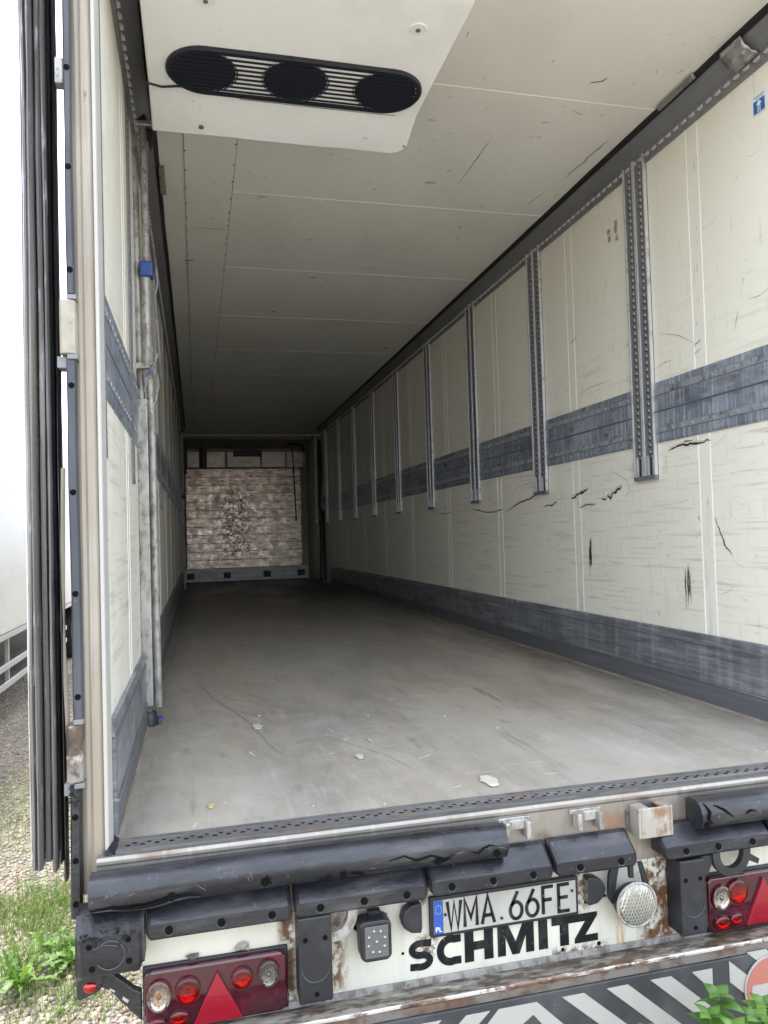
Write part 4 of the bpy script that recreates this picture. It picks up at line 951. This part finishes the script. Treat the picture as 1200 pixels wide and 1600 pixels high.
# ---- tail lights
def tail(x0, x1, z0, z1, flip, kinds):
    b = MB(); r = .014
    b.prism([(x0, z0 + r), (x0 + r, z0), (x1 - r, z0), (x1, z0 + r), (x1, z1 - r), (x1 - r, z1), (x0 + r, z1), (x0, z1 - r)], 'y', -.156, -.1285)
    o = b.obj('tail_light', M['wine'], TR, bevel=.006, seg=3)
    MB().box(x0 - .004, x1 + .004, -.139, -.1283, z0 - .004, z1 + .006).obj('light_housing', M['bumperpost'], o, bevel=.003)
    for k, x, z, rx, rz in kinds:
        if k == 'tri':
            MB().prism([(x - rx, z - rz), (x + rx, z - rz), (x, z + rz)], 'y', -.1655, -.1555).obj('warning_triangle', M['tri'], o, bevel=.0015)
        else:
            n1 = 24; rings = [(1.10, -.1555, 1), (1.04, -.1625, 1), (1.0, -.1630, 0), (.86, -.1595, 0), (.66, -.1572, 0), (.42, -.1562, 0), (.2, -.1560, 0)]
            q = MB()
            for w0, w1 in zip(rings[:-1], rings[1:]):
                vs = [(x + rx * w[0] * math.cos(2 * math.pi * (j + .5 * (rings.index(w) % 2)) / n1), w[1], z + rz * w[0] * math.sin(2 * math.pi * (j + .5 * (rings.index(w) % 2)) / n1)) for w in (w0, w1) for j in range(n1)]
                q.add(vs, [(j, (j + 1) % n1, n1 + (j + 1) % n1, n1 + j) for j in range(n1)], w0[2] if w0[2] and w1[2] else 0)
            q.dome_y(x, z, rx * .24, rz * .24, -.1560, .007, 2, 12, 3)
            q.obj('lamp_reflector', [M[{'clear': 'clearref', 'red': 'redref', 'grey': 'greyref', 'clear2': 'clearref'}[k]], M['wine'], M['amber' if k == 'clear' else 'led' if k != 'red' else 'redref']], o)
            q = MB(); q.dome_y(x, z, rx * 1.0, rz * 1.0, -.1632, .005, 0, 28, 5)
            q.obj('lamp_cover', M['glassred' if k == 'red' else 'glass'], o, smooth=True)
            MB().tube([(x + rx * 1.04 * math.cos(a), -.1630, z + rz * 1.04 * math.sin(a)) for a in frange(0, 2 * math.pi, 28)], .0014, 5, 0, False).obj('reflector_rim', M['wine'], o, smooth=True)
    return o
tail(.091, .452, -.440, -.288, False, [('clear', .127, -.349, .029, .038), ('red', .198, -.346, .030, .032), ('red', .335, -.338, .026, .026), ('grey', .403, -.337, .027, .034), ('tri', .272, -.372, .063, .062), ('red', .12, -.416, .022, .014), ('red', .175, -.41, .024, .018)])
tail(1.732, 2.10, -.442, -.275, True, [('clear2', 1.775, -.335, .030, .036), ('red', 1.832, -.325, .034, .036), ('tri', 1.925, -.36, .066, .068), ('red', 2.0, -.33, .03, .03), ('red', 1.775, -.41, .026, .020), ('red', 1.825, -.405, .022, .018)])
# flaked paint lumps above the left tail light
for x, z, r_ in ((.212, -.277, .020), (.338, -.272, .024)):
    q = MB(); n1 = 9; vs = [(x, -.150, z + .004)]
    for k in range(n1):
        a = 2 * math.pi * k / n1; e = RND.uniform(.6, 1.1); vs.append((x + r_ * e * math.cos(a), -.1286 - RND.uniform(0, .012), z + .6 * r_ * e * math.sin(a)))
    q.add(vs, [(0, 1 + k, 1 + (k + 1) % n1) for k in range(n1)])
    q.obj('flaked_putty', M['rustbar'] if x < .25 else rb, RP)
# ---- marker arm at the left corner
b = MB(); b.prism([(-.006, -.268), (.012, -.266), (.068, -.318), (.086, -.328), (.086, -.40), (.072, -.385), (.010, -.312), (-.012, -.300)], 'y', -.165, -.140)
AR = b.obj('marker_arm', M['rubber'], TR, bevel=.004)
MB().prism([(-.066, -.272), (-.04, -.262), (-.004, -.258), (.0, -.275), (-.012, -.306), (-.058, -.322), (-.066, -.315)], 'y', -.172, -.135).obj('marker_head', M['rubber'], AR, bevel=.005, seg=3)
MB().dome_y(-.034, -.293, .0175, .0135, -.1715, .008, 0, 18, 4).obj('marker_lens', M['redref'], AR, smooth=True)
q = MB(); q.prism([(.012, -.305), (.024, -.313), (.022, -.317), (.010, -.309)], 'y', -.1665, -.164); q.obj('arm_slot', M['stripe'], AR); q = MB(); q.prism([(.042, -.33), (.056, -.342), (.052, -.348), (.040, -.337)], 'y', -.1665, -.164); q.obj('arm_slot', M['stripe'], AR)
# ---- chassis and wheels under the load bed
for x in (.62, 1.72): MB().box(x, x + .13, .05, 12.8, -.45, -.12).obj('chassis_beam', M['under'], TR)
MB().box(.09, W - .09, -.117, .3, -.43, -.2).obj('rear_crossmember', M['under'], TR)
# ---- sticker on the right wall
STK = MB().box(W - .0036, W - .0024, .287, .36, 2.446, 2.524).obj('wall_sticker', M['stickwhite'], TR)
MB().box(W - .0042, W - .0037, .293, .355, 2.450, 2.501).obj('sticker_field', M['stickblue'], STK)
q = MB(); q.prism([(.3165, 2.452), (.3165, 2.483), (.308, 2.483), (.324, 2.499), (.340, 2.483), (.3315, 2.483), (.3315, 2.452), (.327, 2.452), (.327, 2.478), (.321, 2.478), (.321, 2.452)], 'x', W - .0047, W - .0043)
q.obj('sticker_arrow', M['stickwhite'], STK)
q = MB(); q.box(W - .0042, W - .0037, .293, .352, 2.515, 2.518); q.obj('sticker_print', M['stickblue'], STK); q = MB(); q.box(W - .0042, W - .0037, .300, .34, 2.507, 2.5095); q.obj('sticker_print', M['stickblue'], STK)
# ---- open left door folded along the side, gasket fins at its edge
ang = math.atan(.212)
DR = MB()
dx_, dy_ = -math.sin(ang), math.cos(ang)
p0 = (-.180, -.035); p1 = (-.098, -.035)
DR.prism([p0, p1, (p1[0] + dx_ * 1.22, p1[1] + dy_ * 1.22), (p0[0] + dx_ * 1.22, p0[1] + dy_ * 1.22)], 'z', .0, H + .02)
DO = DR.obj('rear_door', M['white'], TR, bevel=.004); DO['label'] = 'open left rear door seen on its rubber-sealed edge'
for (xa, xb, dep, mm, zz) in ((-.187, -.181, .030, 'white', .035), (-.181, -.166, .048, 'gasket', -.008), (-.163, -.150, .074, 'gasket', .0), (-.147, -.131, .052, 'gasket', .012), (-.129, -.116, .064, 'gasket', -.012), (-.113, -.108, .060, 'rubber', .004), (-.105, -.097, .05, 'rubber', -.045)):
    xm = (xa + xb) / 2
    prof = [(xa, -.034), (xa - .001, -.034 - dep * .7), (xa + .002, -.034 - dep * .95), (xm, -.034 - dep), (xb - .002, -.034 - dep * .9), (xb, -.034 - dep * .5), (xb - .002, -.034)]
    MB().sweep(prof, 'z', frange(zz - .02, H + .04, 60), lambda t, k, u, v: (u + (.0028 * nz(t * 1.9, xa * 40) + .0045 * nz(t * .6, xa * 70) * (k in (2, 3, 4))) + .0012 * nz(t * 11, k, xa * 9), v + .006 * nz(t * 1.1, k * .4, xa * 30))).obj('gasket_fin', M[mm], DO, smooth=True)

# ================================================================== LOAD BARS
LB = thing('load_bar', 'stained aluminium load securing bar with blue sleeve standing upright against the left wall', 'load bar', (.035, 1.3, F))
def lo(mb, name, mats, **k): return mb.obj(name, mats, LB, (-.035, -1.3, 0), **k)
lo(MB().box(.000, .046, 1.275, 1.335, .085, 1.435), 'lower_profile', M['oldalu'], bevel=.005)
lo(MB().tube([(.066, 1.31, .075), (.062, 1.31, 1.3), (.053, 1.31, 1.6), (.048, 1.31, 2.66)], .0165, 14), 'long_tube', M['oldalu'], smooth=True)
lo(MB().tube([(.048, 1.31, 1.51), (.046, 1.31, 2.02)], .0225, 14), 'outer_tube', M['oldalu'], smooth=True)
lo(MB().tube([(.018, 1.325, 1.42), (.010, 1.325, 2.0), (.002, 1.325, 2.66)], .0185, 12), 'rear_tube', M['oldalu'], smooth=True)
lo(MB().box(.024, .080, 1.275, 1.345, 1.982, 2.052), 'blue_sleeve', M['blue'], bevel=.008)
lo(MB().tube([(.092, 1.30, 2.03), (.098, 1.30, 1.96), (.085, 1.30, 1.90), (.09, 1.30, 1.80)], .006, 6), 'catch_lever', M['galv'], smooth=True)
CL = lo(MB().prism([(.0, 1.565), (.062, 1.570), (.074, 1.579), (.074, 1.590), (.062, 1.598), (.0, 1.590)], 'y', 1.268, 1.276), 'clamp_plate', M['oldalu'], bevel=.002)
q = MB(); q.prism([(.0685 , 1.655), (.0745, 1.663), (.076, 1.66), (.072, 1.62), (.078, 1.585), (.088, 1.55), (.080, 1.535), (.066, 1.57), (.064, 1.60)], 'y', 1.262, 1.268)
lo(q, 'release_lever', M['galv'])
lo(MB().prism([(.038, 1.525), (.060, 1.525), (.098, 1.618), (.100, 1.632), (.092, 1.628), (.062, 1.535), (.040, 1.455), (.036, 1.46)], 'y', 1.250, 1.257), 'tension_lever', M['galv'])
lo(MB().prism([(.045, 1.545), (.060, 1.555), (.072, 1.568), (.066, 1.54), (.060, 1.528)], 'y', 1.257, 1.262), 'blue_grip', M['blue'])
for x, z in ((.066, 1.583), (.060, 1.525)): lo(MB().disc_y(x, z, .0065, 1.247, 1.26, 12), 'pivot_pin', M['galv'])
lo(MB().tube([(.088 + .006 * math.cos(k * 1.05) + .00006 * k, 1.31 + .006 * math.sin(k * 1.05), 1.89 - .0013 * k) for k in range(280)], .0015, 4, 0, False), 'return_spring', M['alu'])
lo(MB().tube([(.088, 1.30, 1.55), (.094, 1.30, 1.50), (.082, 1.30, 1.44), (.066, 1.30, 1.40)], .0045, 6), 'strap_loop', M['oldalu'], smooth=True)
lo(MB().box(-.004, .088, 1.262, 1.345, 2.655, 2.677), 'top_plate', M['alu'], bevel=.004)
lo(MB().prism([(.008, 2.678), (.070, 2.678), (.066, 2.70), (.050, 2.7155), (.008, 2.7155)], 'y', 1.27, 1.335), 'top_pad', M['black'], bevel=.004)
lo(MB().prism([(.064, 2.650), (.098, 2.645), (.098, 2.635), (.088, 2.63), (.092, 2.59), (.080, 2.54), (.072, 2.60), (.066, 2.60)], 'y', 1.27, 1.30), 'top_hook', M['black'], bevel=.003)
lo(MB().box(.006, .040, 1.285, 1.325, .055, .0845), 'foot_neck', M['rustbar'], bevel=.003)
lo(MB().tube([(.026, 1.30, .0605), (.026, 1.30, .045), (.026, 1.30, .012), (.026, 1.30, .0)], [.030, .033, .040, .038], 16), 'rubber_foot', M['rubber'], smooth=True)
lo(MB().prism([(.060, .016), (.078, .012), (.086, .022), (.082, .032), (.066, .030)], 'y', 1.29, 1.33), 'foot_catch', M['blue'], bevel=.003)
for z in (.30, .18): lo(MB().disc_y(.023, z, .0055, 1.272, 1.28, 12), 'rivet', M['galv'])
PB = thing('securing_pole', 'thin pale pole standing upright far inside against the left wall', 'pole', (.045, 10.72, F))
MB().tube([(0, 0, 0), (0, 0, 2.60)], .017, 8).obj('pole_tube', M['tab'], PB)
MB().box(-.016, .05, -.02, .02, 1.5, 1.57).obj('pole_clamp', M['black'], PB)
MB().box(-.017, .03, -.02, .02, 2.60, 2.63).obj('pole_cap', M['black'], PB)
# thermostat-like sensor box on the ceiling edge by the load bar
SB = tag(MB().box(.092, .122, 1.83, 2.12, H - .03, H - .005).obj('sensor_box', M['post'], TR, bevel=.004), 'small beige box under the ceiling behind the load bar')

# ================================================================== LITTER ON THE FLOOR
def chip(name, label, cat, x, y, w, l, mt, curl=.004, grp=None):
    m = MB(); n = 7; vs = []
    for j in range(n):
        for i in range(n):
            u_ = i / (n - 1) - .5; v_ = j / (n - 1) - .5
            k = 1 - .5 * (abs(u_ * 2) ** 3) * (abs(v_ * 2)) + .25 * nz(u_ * 3, v_ * 3, x * 9)
            vs.append((u_ * w * k, v_ * l * k, .0022 + curl * (abs(nz(u_ * 4, v_ * 4, y * 5)))))
    m.add(vs, [(j * n + i, j * n + i + 1, (j + 1) * n + i + 1, (j + 1) * n + i) for j in range(n - 1) for i in range(n - 1)])
    o = m.obj(name, mt, None, (x, y, F), smooth=True); s_ = o.modifiers.new('solid', 'SOLIDIFY'); s_.thickness = .0015; s_.offset = 1
    return tag(o, label, cat, grp)
chip('paper_scrap', 'largest torn white paper scrap, on the floor near the rear sill', 'paper scrap', 1.14, .115, .062, .12, M['paper'])
chip('paper_scrap', 'torn pale paper scrap on the floor towards the left wall', 'paper scrap', .478, 1.10, .05, .10, M['paper'])
chip('straw_bit', 'short yellow straw bit lying on the floor towards the right wall', 'straw', 1.633, 1.26, .012, .16, M['straw'], .002)
chip('straw_bit', 'pale straw bit in the middle of the floor', 'straw', .884, .72, .014, .07, M['paper'], .002)
for x, y, s_, lb in ((.50, 1.285, .02, 'small pale chip beyond the torn paper on the left'), (.80, .52, .03, 'thin white chip on the floor left of the largest paper scrap'), (1.28, 1.0, .018, 'tiny white chip between the two straw bits'), (.27, .17, .02, 'brown splinter on the floor by the left rear corner')):
    chip('floor_chip', lb, 'chip', x, y, s_, s_ * 2.2, M['paper'] if x > .3 else M['straw'], .002)

# ================================================================== NEIGHBOURING TRAILER
TR2 = thing('parked_trailer', 'white box trailer with pale side guard rails parked on the gravel to the left', 'trailer', (-3.1, 8, 0))
def n2(mb, name, mt, **k): return mb.obj(name, mt, TR2, (3.1, -8, 0), **k)
XN = -1.85
n2(MB().box(XN - 2.55, XN, 3.3, 16.5, F - .175, F + 2.75), 'trailer_box', M['neighbour'], bevel=.02)
n2(MB().box(XN - .012, XN + .012, 3.3, 16.5, F - .235, F - .178), 'lower_edge', M['railpaint'])
for z0, z1 in ((F - .588, F - .518), (F - .792, F - .722)):
    n2(MB().box(XN - .03, XN - .004, 4.2, 11.2, z0, z1), 'side_guard_rail', M['railpaint'], bevel=.006)
um = MB().box(-.04, .0, 0, .05, F - .80, F - .24).mesh('guard_upright', M['railpaint'])
for y in (4.4, 5.9, 7.35, 8.6, 10.0, 11.0):
    o = link('guard_upright', um, TR2, (3.1 + XN - .032, y - 8, 0))
for y in (4.9, 12.4, 13.7, 15):
    w = MB(); w.tube([(XN - .36, y, .5), (XN - .04, y, .5)], .5, 28); wh = n2(w, 'wheel', M['rubber'], smooth=True)
    MB().tube([(XN - .06, y, .5), (XN - .03, y, .5)], [.30, .27], 24).obj('rim', M['railpaint'], wh)
n2(MB().box(XN - 1.6, XN - .55, 3.4, 16.4, F - .55, F - .18), 'chassis_frame', M['under'])
n2(MB().box(XN - .62, XN - .14, 5.3, 7.45, F - .80, F - .26), 'pallet_box', M['under'], bevel=.02); n2(MB().box(XN - .62, XN - .20, 7.6, 9.4, F - .86, F - .26), 'pallet_box', M['under'], bevel=.02)
n2(MB().tube([(XN - .5, 9.7, F - .6), (XN - .5, 11.0, F - .6)], .3, 20), 'fuel_tank', M['under'], smooth=True)
n2(MB().box(XN - .3, XN - .2, 7.55, 7.62, F - .5, F - .3), 'red_reflector', M['redref'])

# ================================================================== GRAVEL, PEBBLES, GRASS, WEEDS
def stone_base(seed):
    r = random.Random(seed); import bmesh
    bm = bmesh.new(); bmesh.ops.create_icosphere(bm, subdivisions=2, radius=1)
    sx, sy, sz = r.uniform(.8, 1.25), r.uniform(.7, 1.0), r.uniform(.5, .75)
    for v in bm.verts:
        k = 1 + .28 * nz(v.co.x * 1.1 + seed * 7, v.co.y * 1.1, v.co.z * 1.1)
        v.co = Vector((v.co.x * sx * k, v.co.y * sy * k, v.co.z * sz * k))
    me = bpy.data.meshes.new('pebble'); bm.to_mesh(me); bm.free(); me.materials.append(M['stone'])
    me.polygons.foreach_set('use_smooth', [True] * len(me.polygons)); return me
SB_ = [stone_base(i + 1) for i in range(7)]
gr = np.random.default_rng(5)
placed = []
tries = 0
while len(placed) < 300 and tries < 20000:
    tries += 1
    x = RND.uniform(-.85, .12); y = RND.uniform(.95, 2.25)
    # stay where the gap beside the trailer shows the ground
    if y < 1.15 - x * .3: continue
    r_ = RND.uniform(.011, .024)
    if any((x - a) ** 2 + (y - b_) ** 2 < (.8 * (r_ + c_)) ** 2 for a, b_, c_ in placed): continue
    placed.append((x, y, r_))
for i, (x, y, r_) in enumerate(placed):
    o = link('pebble', SB_[i % 7], GROUND, (x, y, r_ * .35)); o.scale = (r_, r_, r_); o.rotation_euler = (RND.uniform(-.4, .4), RND.uniform(-.4, .4), RND.uniform(0, 6.3))
# the rest of the gravel as one
def scatter(name, n, box, rlo, rhi, parent=None, rng_=gr, keep=None):
    import bmesh
    bm = bmesh.new(); bmesh.ops.create_icosphere(bm, subdivisions=1, radius=1)
    bv = np.array([v.co[:] for v in bm.verts]); bf = np.array([[v.index for v in f.verts] for f in bm.faces]); bm.free()
    nv = len(bv)
    xs = rng_.uniform(box[0], box[1], n); ys_ = rng_.uniform(box[2], box[3], n)
    if keep is not None:
        k = keep(xs, ys_); xs, ys_ = xs[k], ys_[k]; n = len(xs)
    rs = rng_.uniform(rlo, rhi, n); th = rng_.uniform(0, 6.28, n)
    V = np.repeat(bv[None], n, 0) * (1 + rng_.uniform(-.18, .18, (n, nv, 1)))
    V *= rs[:, None, None] * np.stack([rng_.uniform(.8, 1.3, n), rng_.uniform(.7, 1, n), rng_.uniform(.45, .75, n)], 1)[:, None, :]
    c, s_ = np.cos(th)[:, None], np.sin(th)[:, None]
    X, Y = V[..., 0] * c - V[..., 1] * s_, V[..., 0] * s_ + V[..., 1] * c
    V = np.stack([X + xs[:, None], Y + ys_[:, None], V[..., 2] + (rs * .25)[:, None]], -1).reshape(-1, 3)
    Fc = (bf[None] + (np.arange(n) * nv)[:, None, None]).reshape(-1, 3)
    me = bpy.data.meshes.new(name); me.vertices.add(len(V)); me.vertices.foreach_set('co', V.ravel())
    me.loops.add(Fc.size); me.loops.foreach_set('vertex_index', Fc.ravel())
    me.polygons.add(len(Fc)); me.polygons.foreach_set('loop_start', np.arange(0, Fc.size, 3)); me.polygons.foreach_set('loop_total', np.full(len(Fc), 3))
    me.update(calc_edges=True)
    at = me.attributes.new('shade', 'FLOAT', 'POINT'); at.data.foreach_set('value', np.repeat(rng_.uniform(0, 1, n), nv))
    me.polygons.foreach_set('use_smooth', np.ones(len(Fc), bool))
    me.materials.append(M['stone'])
    return tag(link(name, me, parent), kind='stuff')
scatter('gravel', 15000, (-1.6, .5, .75, 3.2), .006, .016, GROUND)
scatter('gravel', 16000, (-3.2, .1, 3.2, 10.5), .008, .019, GROUND)
scatter('gravel', 2500, (-1.5, 3.5, -2.5, .8), .010, .024, GROUND)
def in_patch(x, y):
    return math.exp(-(((x + .66) / .22) ** 2 + ((y - 2.32) / .26) ** 2)) * 1.0 + .10 * math.exp(-(((x + 1.1) / .5) ** 2 + ((y - 3.9) / .8) ** 2)) + .25 * math.exp(-(((x + .55) / .16) ** 2 + ((y - 1.75) / .4) ** 2)) + .3 * math.exp(-(((x + .3) / .2) ** 2 + ((y - 1.45) / .2) ** 2))
gb = MB(); cnt = 0
while cnt < 6500:
    x = RND.uniform(-1.9, .0); y = RND.uniform(1.1, 5.5)
    if RND.random() > in_patch(x, y) * (.4 + 1.1 * abs(nz(x * 5, y * 5, 2))) * (1.2): continue
    cnt += 1
    h_ = RND.uniform(.02, .075); a = RND.uniform(0, 6.28); b_ = RND.uniform(.1, .9) * h_; w_ = RND.uniform(.0012, .0028)
    dx, dy = math.cos(a), math.sin(a)
    p = [(x - dy * w_, y + dx * w_, .004), (x + dy * w_, y - dx * w_, .004), (x + dx * b_ * .4 + dy * w_ * .8, y + dy * b_ * .4 - dx * w_ * .8, h_ * .65), (x + dx * b_ * .4 - dy * w_ * .8, y + dy * b_ * .4 + dx * w_ * .8, h_ * .65), (x + dx * b_, y + dy * b_, h_)]
    gb.add(p, [(0, 1, 2, 3), (3, 2, 4)])
def raw(mb, name, m, parent=None):
    me = bpy.data.meshes.new(name); me.from_pydata(mb.v, [], mb.f); me.materials.append(m); return link(name, me, parent)
tag(raw(gb, 'grass', M['grass']), 'short sparse grass growing through the gravel beside the trailer', 'grass', kind='stuff')
def long_leaf(seed, L_, wid, lobes, droop):
    """lobed leaf growing from the origin along +x, rising then bending over"""
    r = random.Random(seed); m = MB(); n = 34; A = []; B = []; C_ = []
    for i in range(n + 1):
        t = i / n; x = L_ * (t - droop * .18 * t * t); z = .04 * L_ * math.sin(t * 9 + seed) + L_ * (.62 * t - droop * .62 * t * t)
        w = wid * (math.sin(math.pi * min(1, .12 + t * .93)) ** .8) * (.35 + .9 * t)
        if lobes: w *= .30 + .85 * abs(math.sin(t * math.pi * lobes)) * (1 if i % 2 else .75) * r.uniform(.7, 1.1)
        w = max(w, wid * .06)
        dz = .25 * w + .15 * w * r.uniform(-1, 1)
        A.append((x - .25 * w * (i % 2), w, z + dz)); B.append((x - .25 * w * ((i + 1) % 2), -w, z + dz)); C_.append((x, 0, z))
    m.add(A + C_ + B, [(i, i + 1, n + 1 + i + 1, n + 1 + i) for i in range(n)] + [(n + 1 + i, n + 1 + i + 1, 2 * n + 2 + i + 1, 2 * n + 2 + i) for i in range(n)])
    return m
def rawmesh(mb, name, m):
    me = bpy.data.meshes.new(name); me.from_pydata(mb.v, [], mb.f); me.materials.append(m); me.polygons.foreach_set('use_smooth', [True] * len(me.polygons)); return me
DL = [rawmesh(long_leaf(i, 1, .12 if i < 5 else .15, 8 if i < 5 else 5, .55 + .13 * i), 'leaf', M['dandel']) for i in range(7)]
def blade(seed):
    r = random.Random(seed); m = MB(); n = 9; A = []; B = []
    for i in range(n + 1):
        t = i / n; w = .016 * (1 - t) ** .7 + .0008; x = .42 * t ** 1.9 * r.uniform(.96, 1.04); z = t - .16 * t ** 3
        A.append((x, w, z)); B.append((x, -w, z))
    m.add(A + B, [(i, i + 1, n + 2 + i, n + 1 + i) for i in range(n)])
    return rawmesh(m, 'blade', M['grass2'])
M['grass2'] = leafmat('tall_grass_blade', (.11, .22, .03), (.22, .34, .06), .35)
BL = [blade(i) for i in range(5)]
def tuft(label, x, y, n, h_):
    t = thing('grass_tuft', label, 'grass tuft', (x, y, 0), 'tall grass tufts beside the trailer')
    for i in range(n):
        o = link('blade', BL[i % 5], t, (RND.gauss(0, .03), RND.gauss(0, .03), 0)); s_ = h_ * RND.uniform(.5, 1.05)
        o.scale = (s_ * RND.uniform(.5, 1.5), s_ * 1.1, s_); o.rotation_euler = (RND.uniform(-.15, .15), RND.uniform(-.1, .2), RND.uniform(0, 6.28))
def weed(name, label, cat, x, y, n, size, spread=(0, 6.28), upright=.0, grp='weeds growing in the gravel'):
    t = thing(name, label, cat, (x, y, 0), grp)
    for i in range(n):
        o = link('leaf', DL[RND.randrange(7)], t, (RND.uniform(-.02, .02), RND.uniform(-.02, .02), .005)); s_ = size * RND.uniform(.6, 1.05)
        o.scale = (s_, s_ * RND.uniform(.8, 1.1), s_); o.rotation_euler = (RND.uniform(-.35, .35), -RND.uniform(0, .35) - upright, RND.uniform(*spread))
    return t
weed('dandelion', 'tallest clump of upright lobed leaves, at the left edge below the grass patch', 'weed', -.565, 1.56, 18, .27, upright=.4)
weed('dandelion', 'bright green spreading leaf clump beside the corner buffer', 'weed', -.38, 1.72, 20, .26, upright=.22)
weed('dandelion', 'dark low leaf clump under the marker lamp arm', 'weed', -.27, 1.60, 9, .13)
weed('dandelion', 'small green sprout beside the lower end of the edge strip', 'weed', -.50, 2.45, 9, .13)
weed('dandelion', 'single broad leaf sprout between the grass patch and the corner buffer', 'weed', -.47, 2.05, 5, .12, upright=.5)
weed('dandelion', 'small yellowish sprout below the door gasket', 'weed', -.64, 2.9, 6, .10, upright=.4)
weed('dandelion', 'low leaf rosette at the bottom edge below the tallest clump', 'weed', -.36, 1.33, 8, .10)
tuft('tall grass tuft at the left edge beside the tallest leaf clump', -.60, 1.68, 60, .24)
tuft('fine grass tuft between the leaf clumps and the grass patch', -.48, 1.86, 50, .17)
tuft('sparse grass tuft beside the corner buffer above the marker lamp', -.30, 1.80, 40, .16)
tuft('small grass tuft at the far side of the grass patch', -.72, 2.62, 34, .12)
# nettles in front of the guard board
def nettle_leaf(seed):
    r = random.Random(seed); m = MB(); n = 18; A = []; B = []; C_ = []
    for i in range(n + 1):
        t = i / n; w = .36 * (math.sin(math.pi * (t ** .62)) ** .85) + .004; z = .10 * math.sin(t * 2.6) - .28 * t * t
        s_ = (.05 if i % 2 else -.03)
        A.append((t - s_ * (0 < i < n), w + s_ * (0 < i < n), z - .12 * w + .02 * (i % 2))); B.append((t - s_ * (0 < i < n), -w - s_ * (0 < i < n), z - .12 * w + .02 * (i % 2))); C_.append((t, 0, z + .03))
    m.add(A + C_ + B, [(i, i + 1, n + 1 + i + 1, n + 1 + i) for i in range(n)] + [(n + 1 + i, n + 1 + i + 1, 2 * n + 2 + i + 1, 2 * n + 2 + i) for i in range(n)])
    return rawmesh(m, 'leaf', M['nettle'])
NL = [nettle_leaf(i) for i in range(4)]
def nettle(x, y, h_, label, lean=(0, 0), s0=.082):
    t = thing('nettle_plant', label, 'nettle', (x, y, 0), 'nettles in front of the guard board')
    top = lambda q: (lean[0] * q * q, lean[1] * q * q, h_ * q)
    MB().tube([top(q) for q in frange(0, 1, 6)], [.004 - .0025 * q for q in frange(0, 1, 6)], 6).obj('stem', M['stem'], t)
    k = 0
    for q in (.4, .55, .66, .75, .83, .89, .94, .98):
        for s_ in (0, math.pi):
            o = link('leaf', NL[RND.randrange(4)], t, top(q)); sz = s0 * (1.25 - .55 * q) * RND.uniform(.85, 1.15)
            o.scale = (sz, sz, sz); o.rotation_euler = (RND.uniform(-.25, .25), RND.uniform(-.25, .25), k * math.pi / 2 + s_ + RND.uniform(-.4, .4) + .6)
        k += 1
    for i in range(4):
        o = link('leaf', NL[i], t, top(1)); sz = s0 * .55; o.scale = (sz,) * 3; o.rotation_euler = (RND.uniform(-.2, .2), -.5, i * math.pi / 2 + .4)
nettle(1.475, -.47, .745, 'left nettle of the clump at the bottom right, broad toothed leaves', (.02, 0))
nettle(1.545, -.44, .770, 'middle nettle standing before the white stripe, tip upright', (.0, 0))
nettle(1.60, -.50, .735, 'right nettle of the clump under the round red sign', (.01, .0))
nettle(1.67, -.46, .735, 'nettle at the far right edge growing over the red sign', (.0, 0))
nettle(1.51, -.52, .745, 'low nettle in front of the left and middle ones of the clump', (.01, -.01))
nettle(1.64, -.53, .735, 'lowest nettle at the bottom right corner in front of the others', (-.01, -.01))
nettle(1.30, -.49, .755, 'short lone nettle tip at the bottom edge left of the clump', (.0, 0), .05)
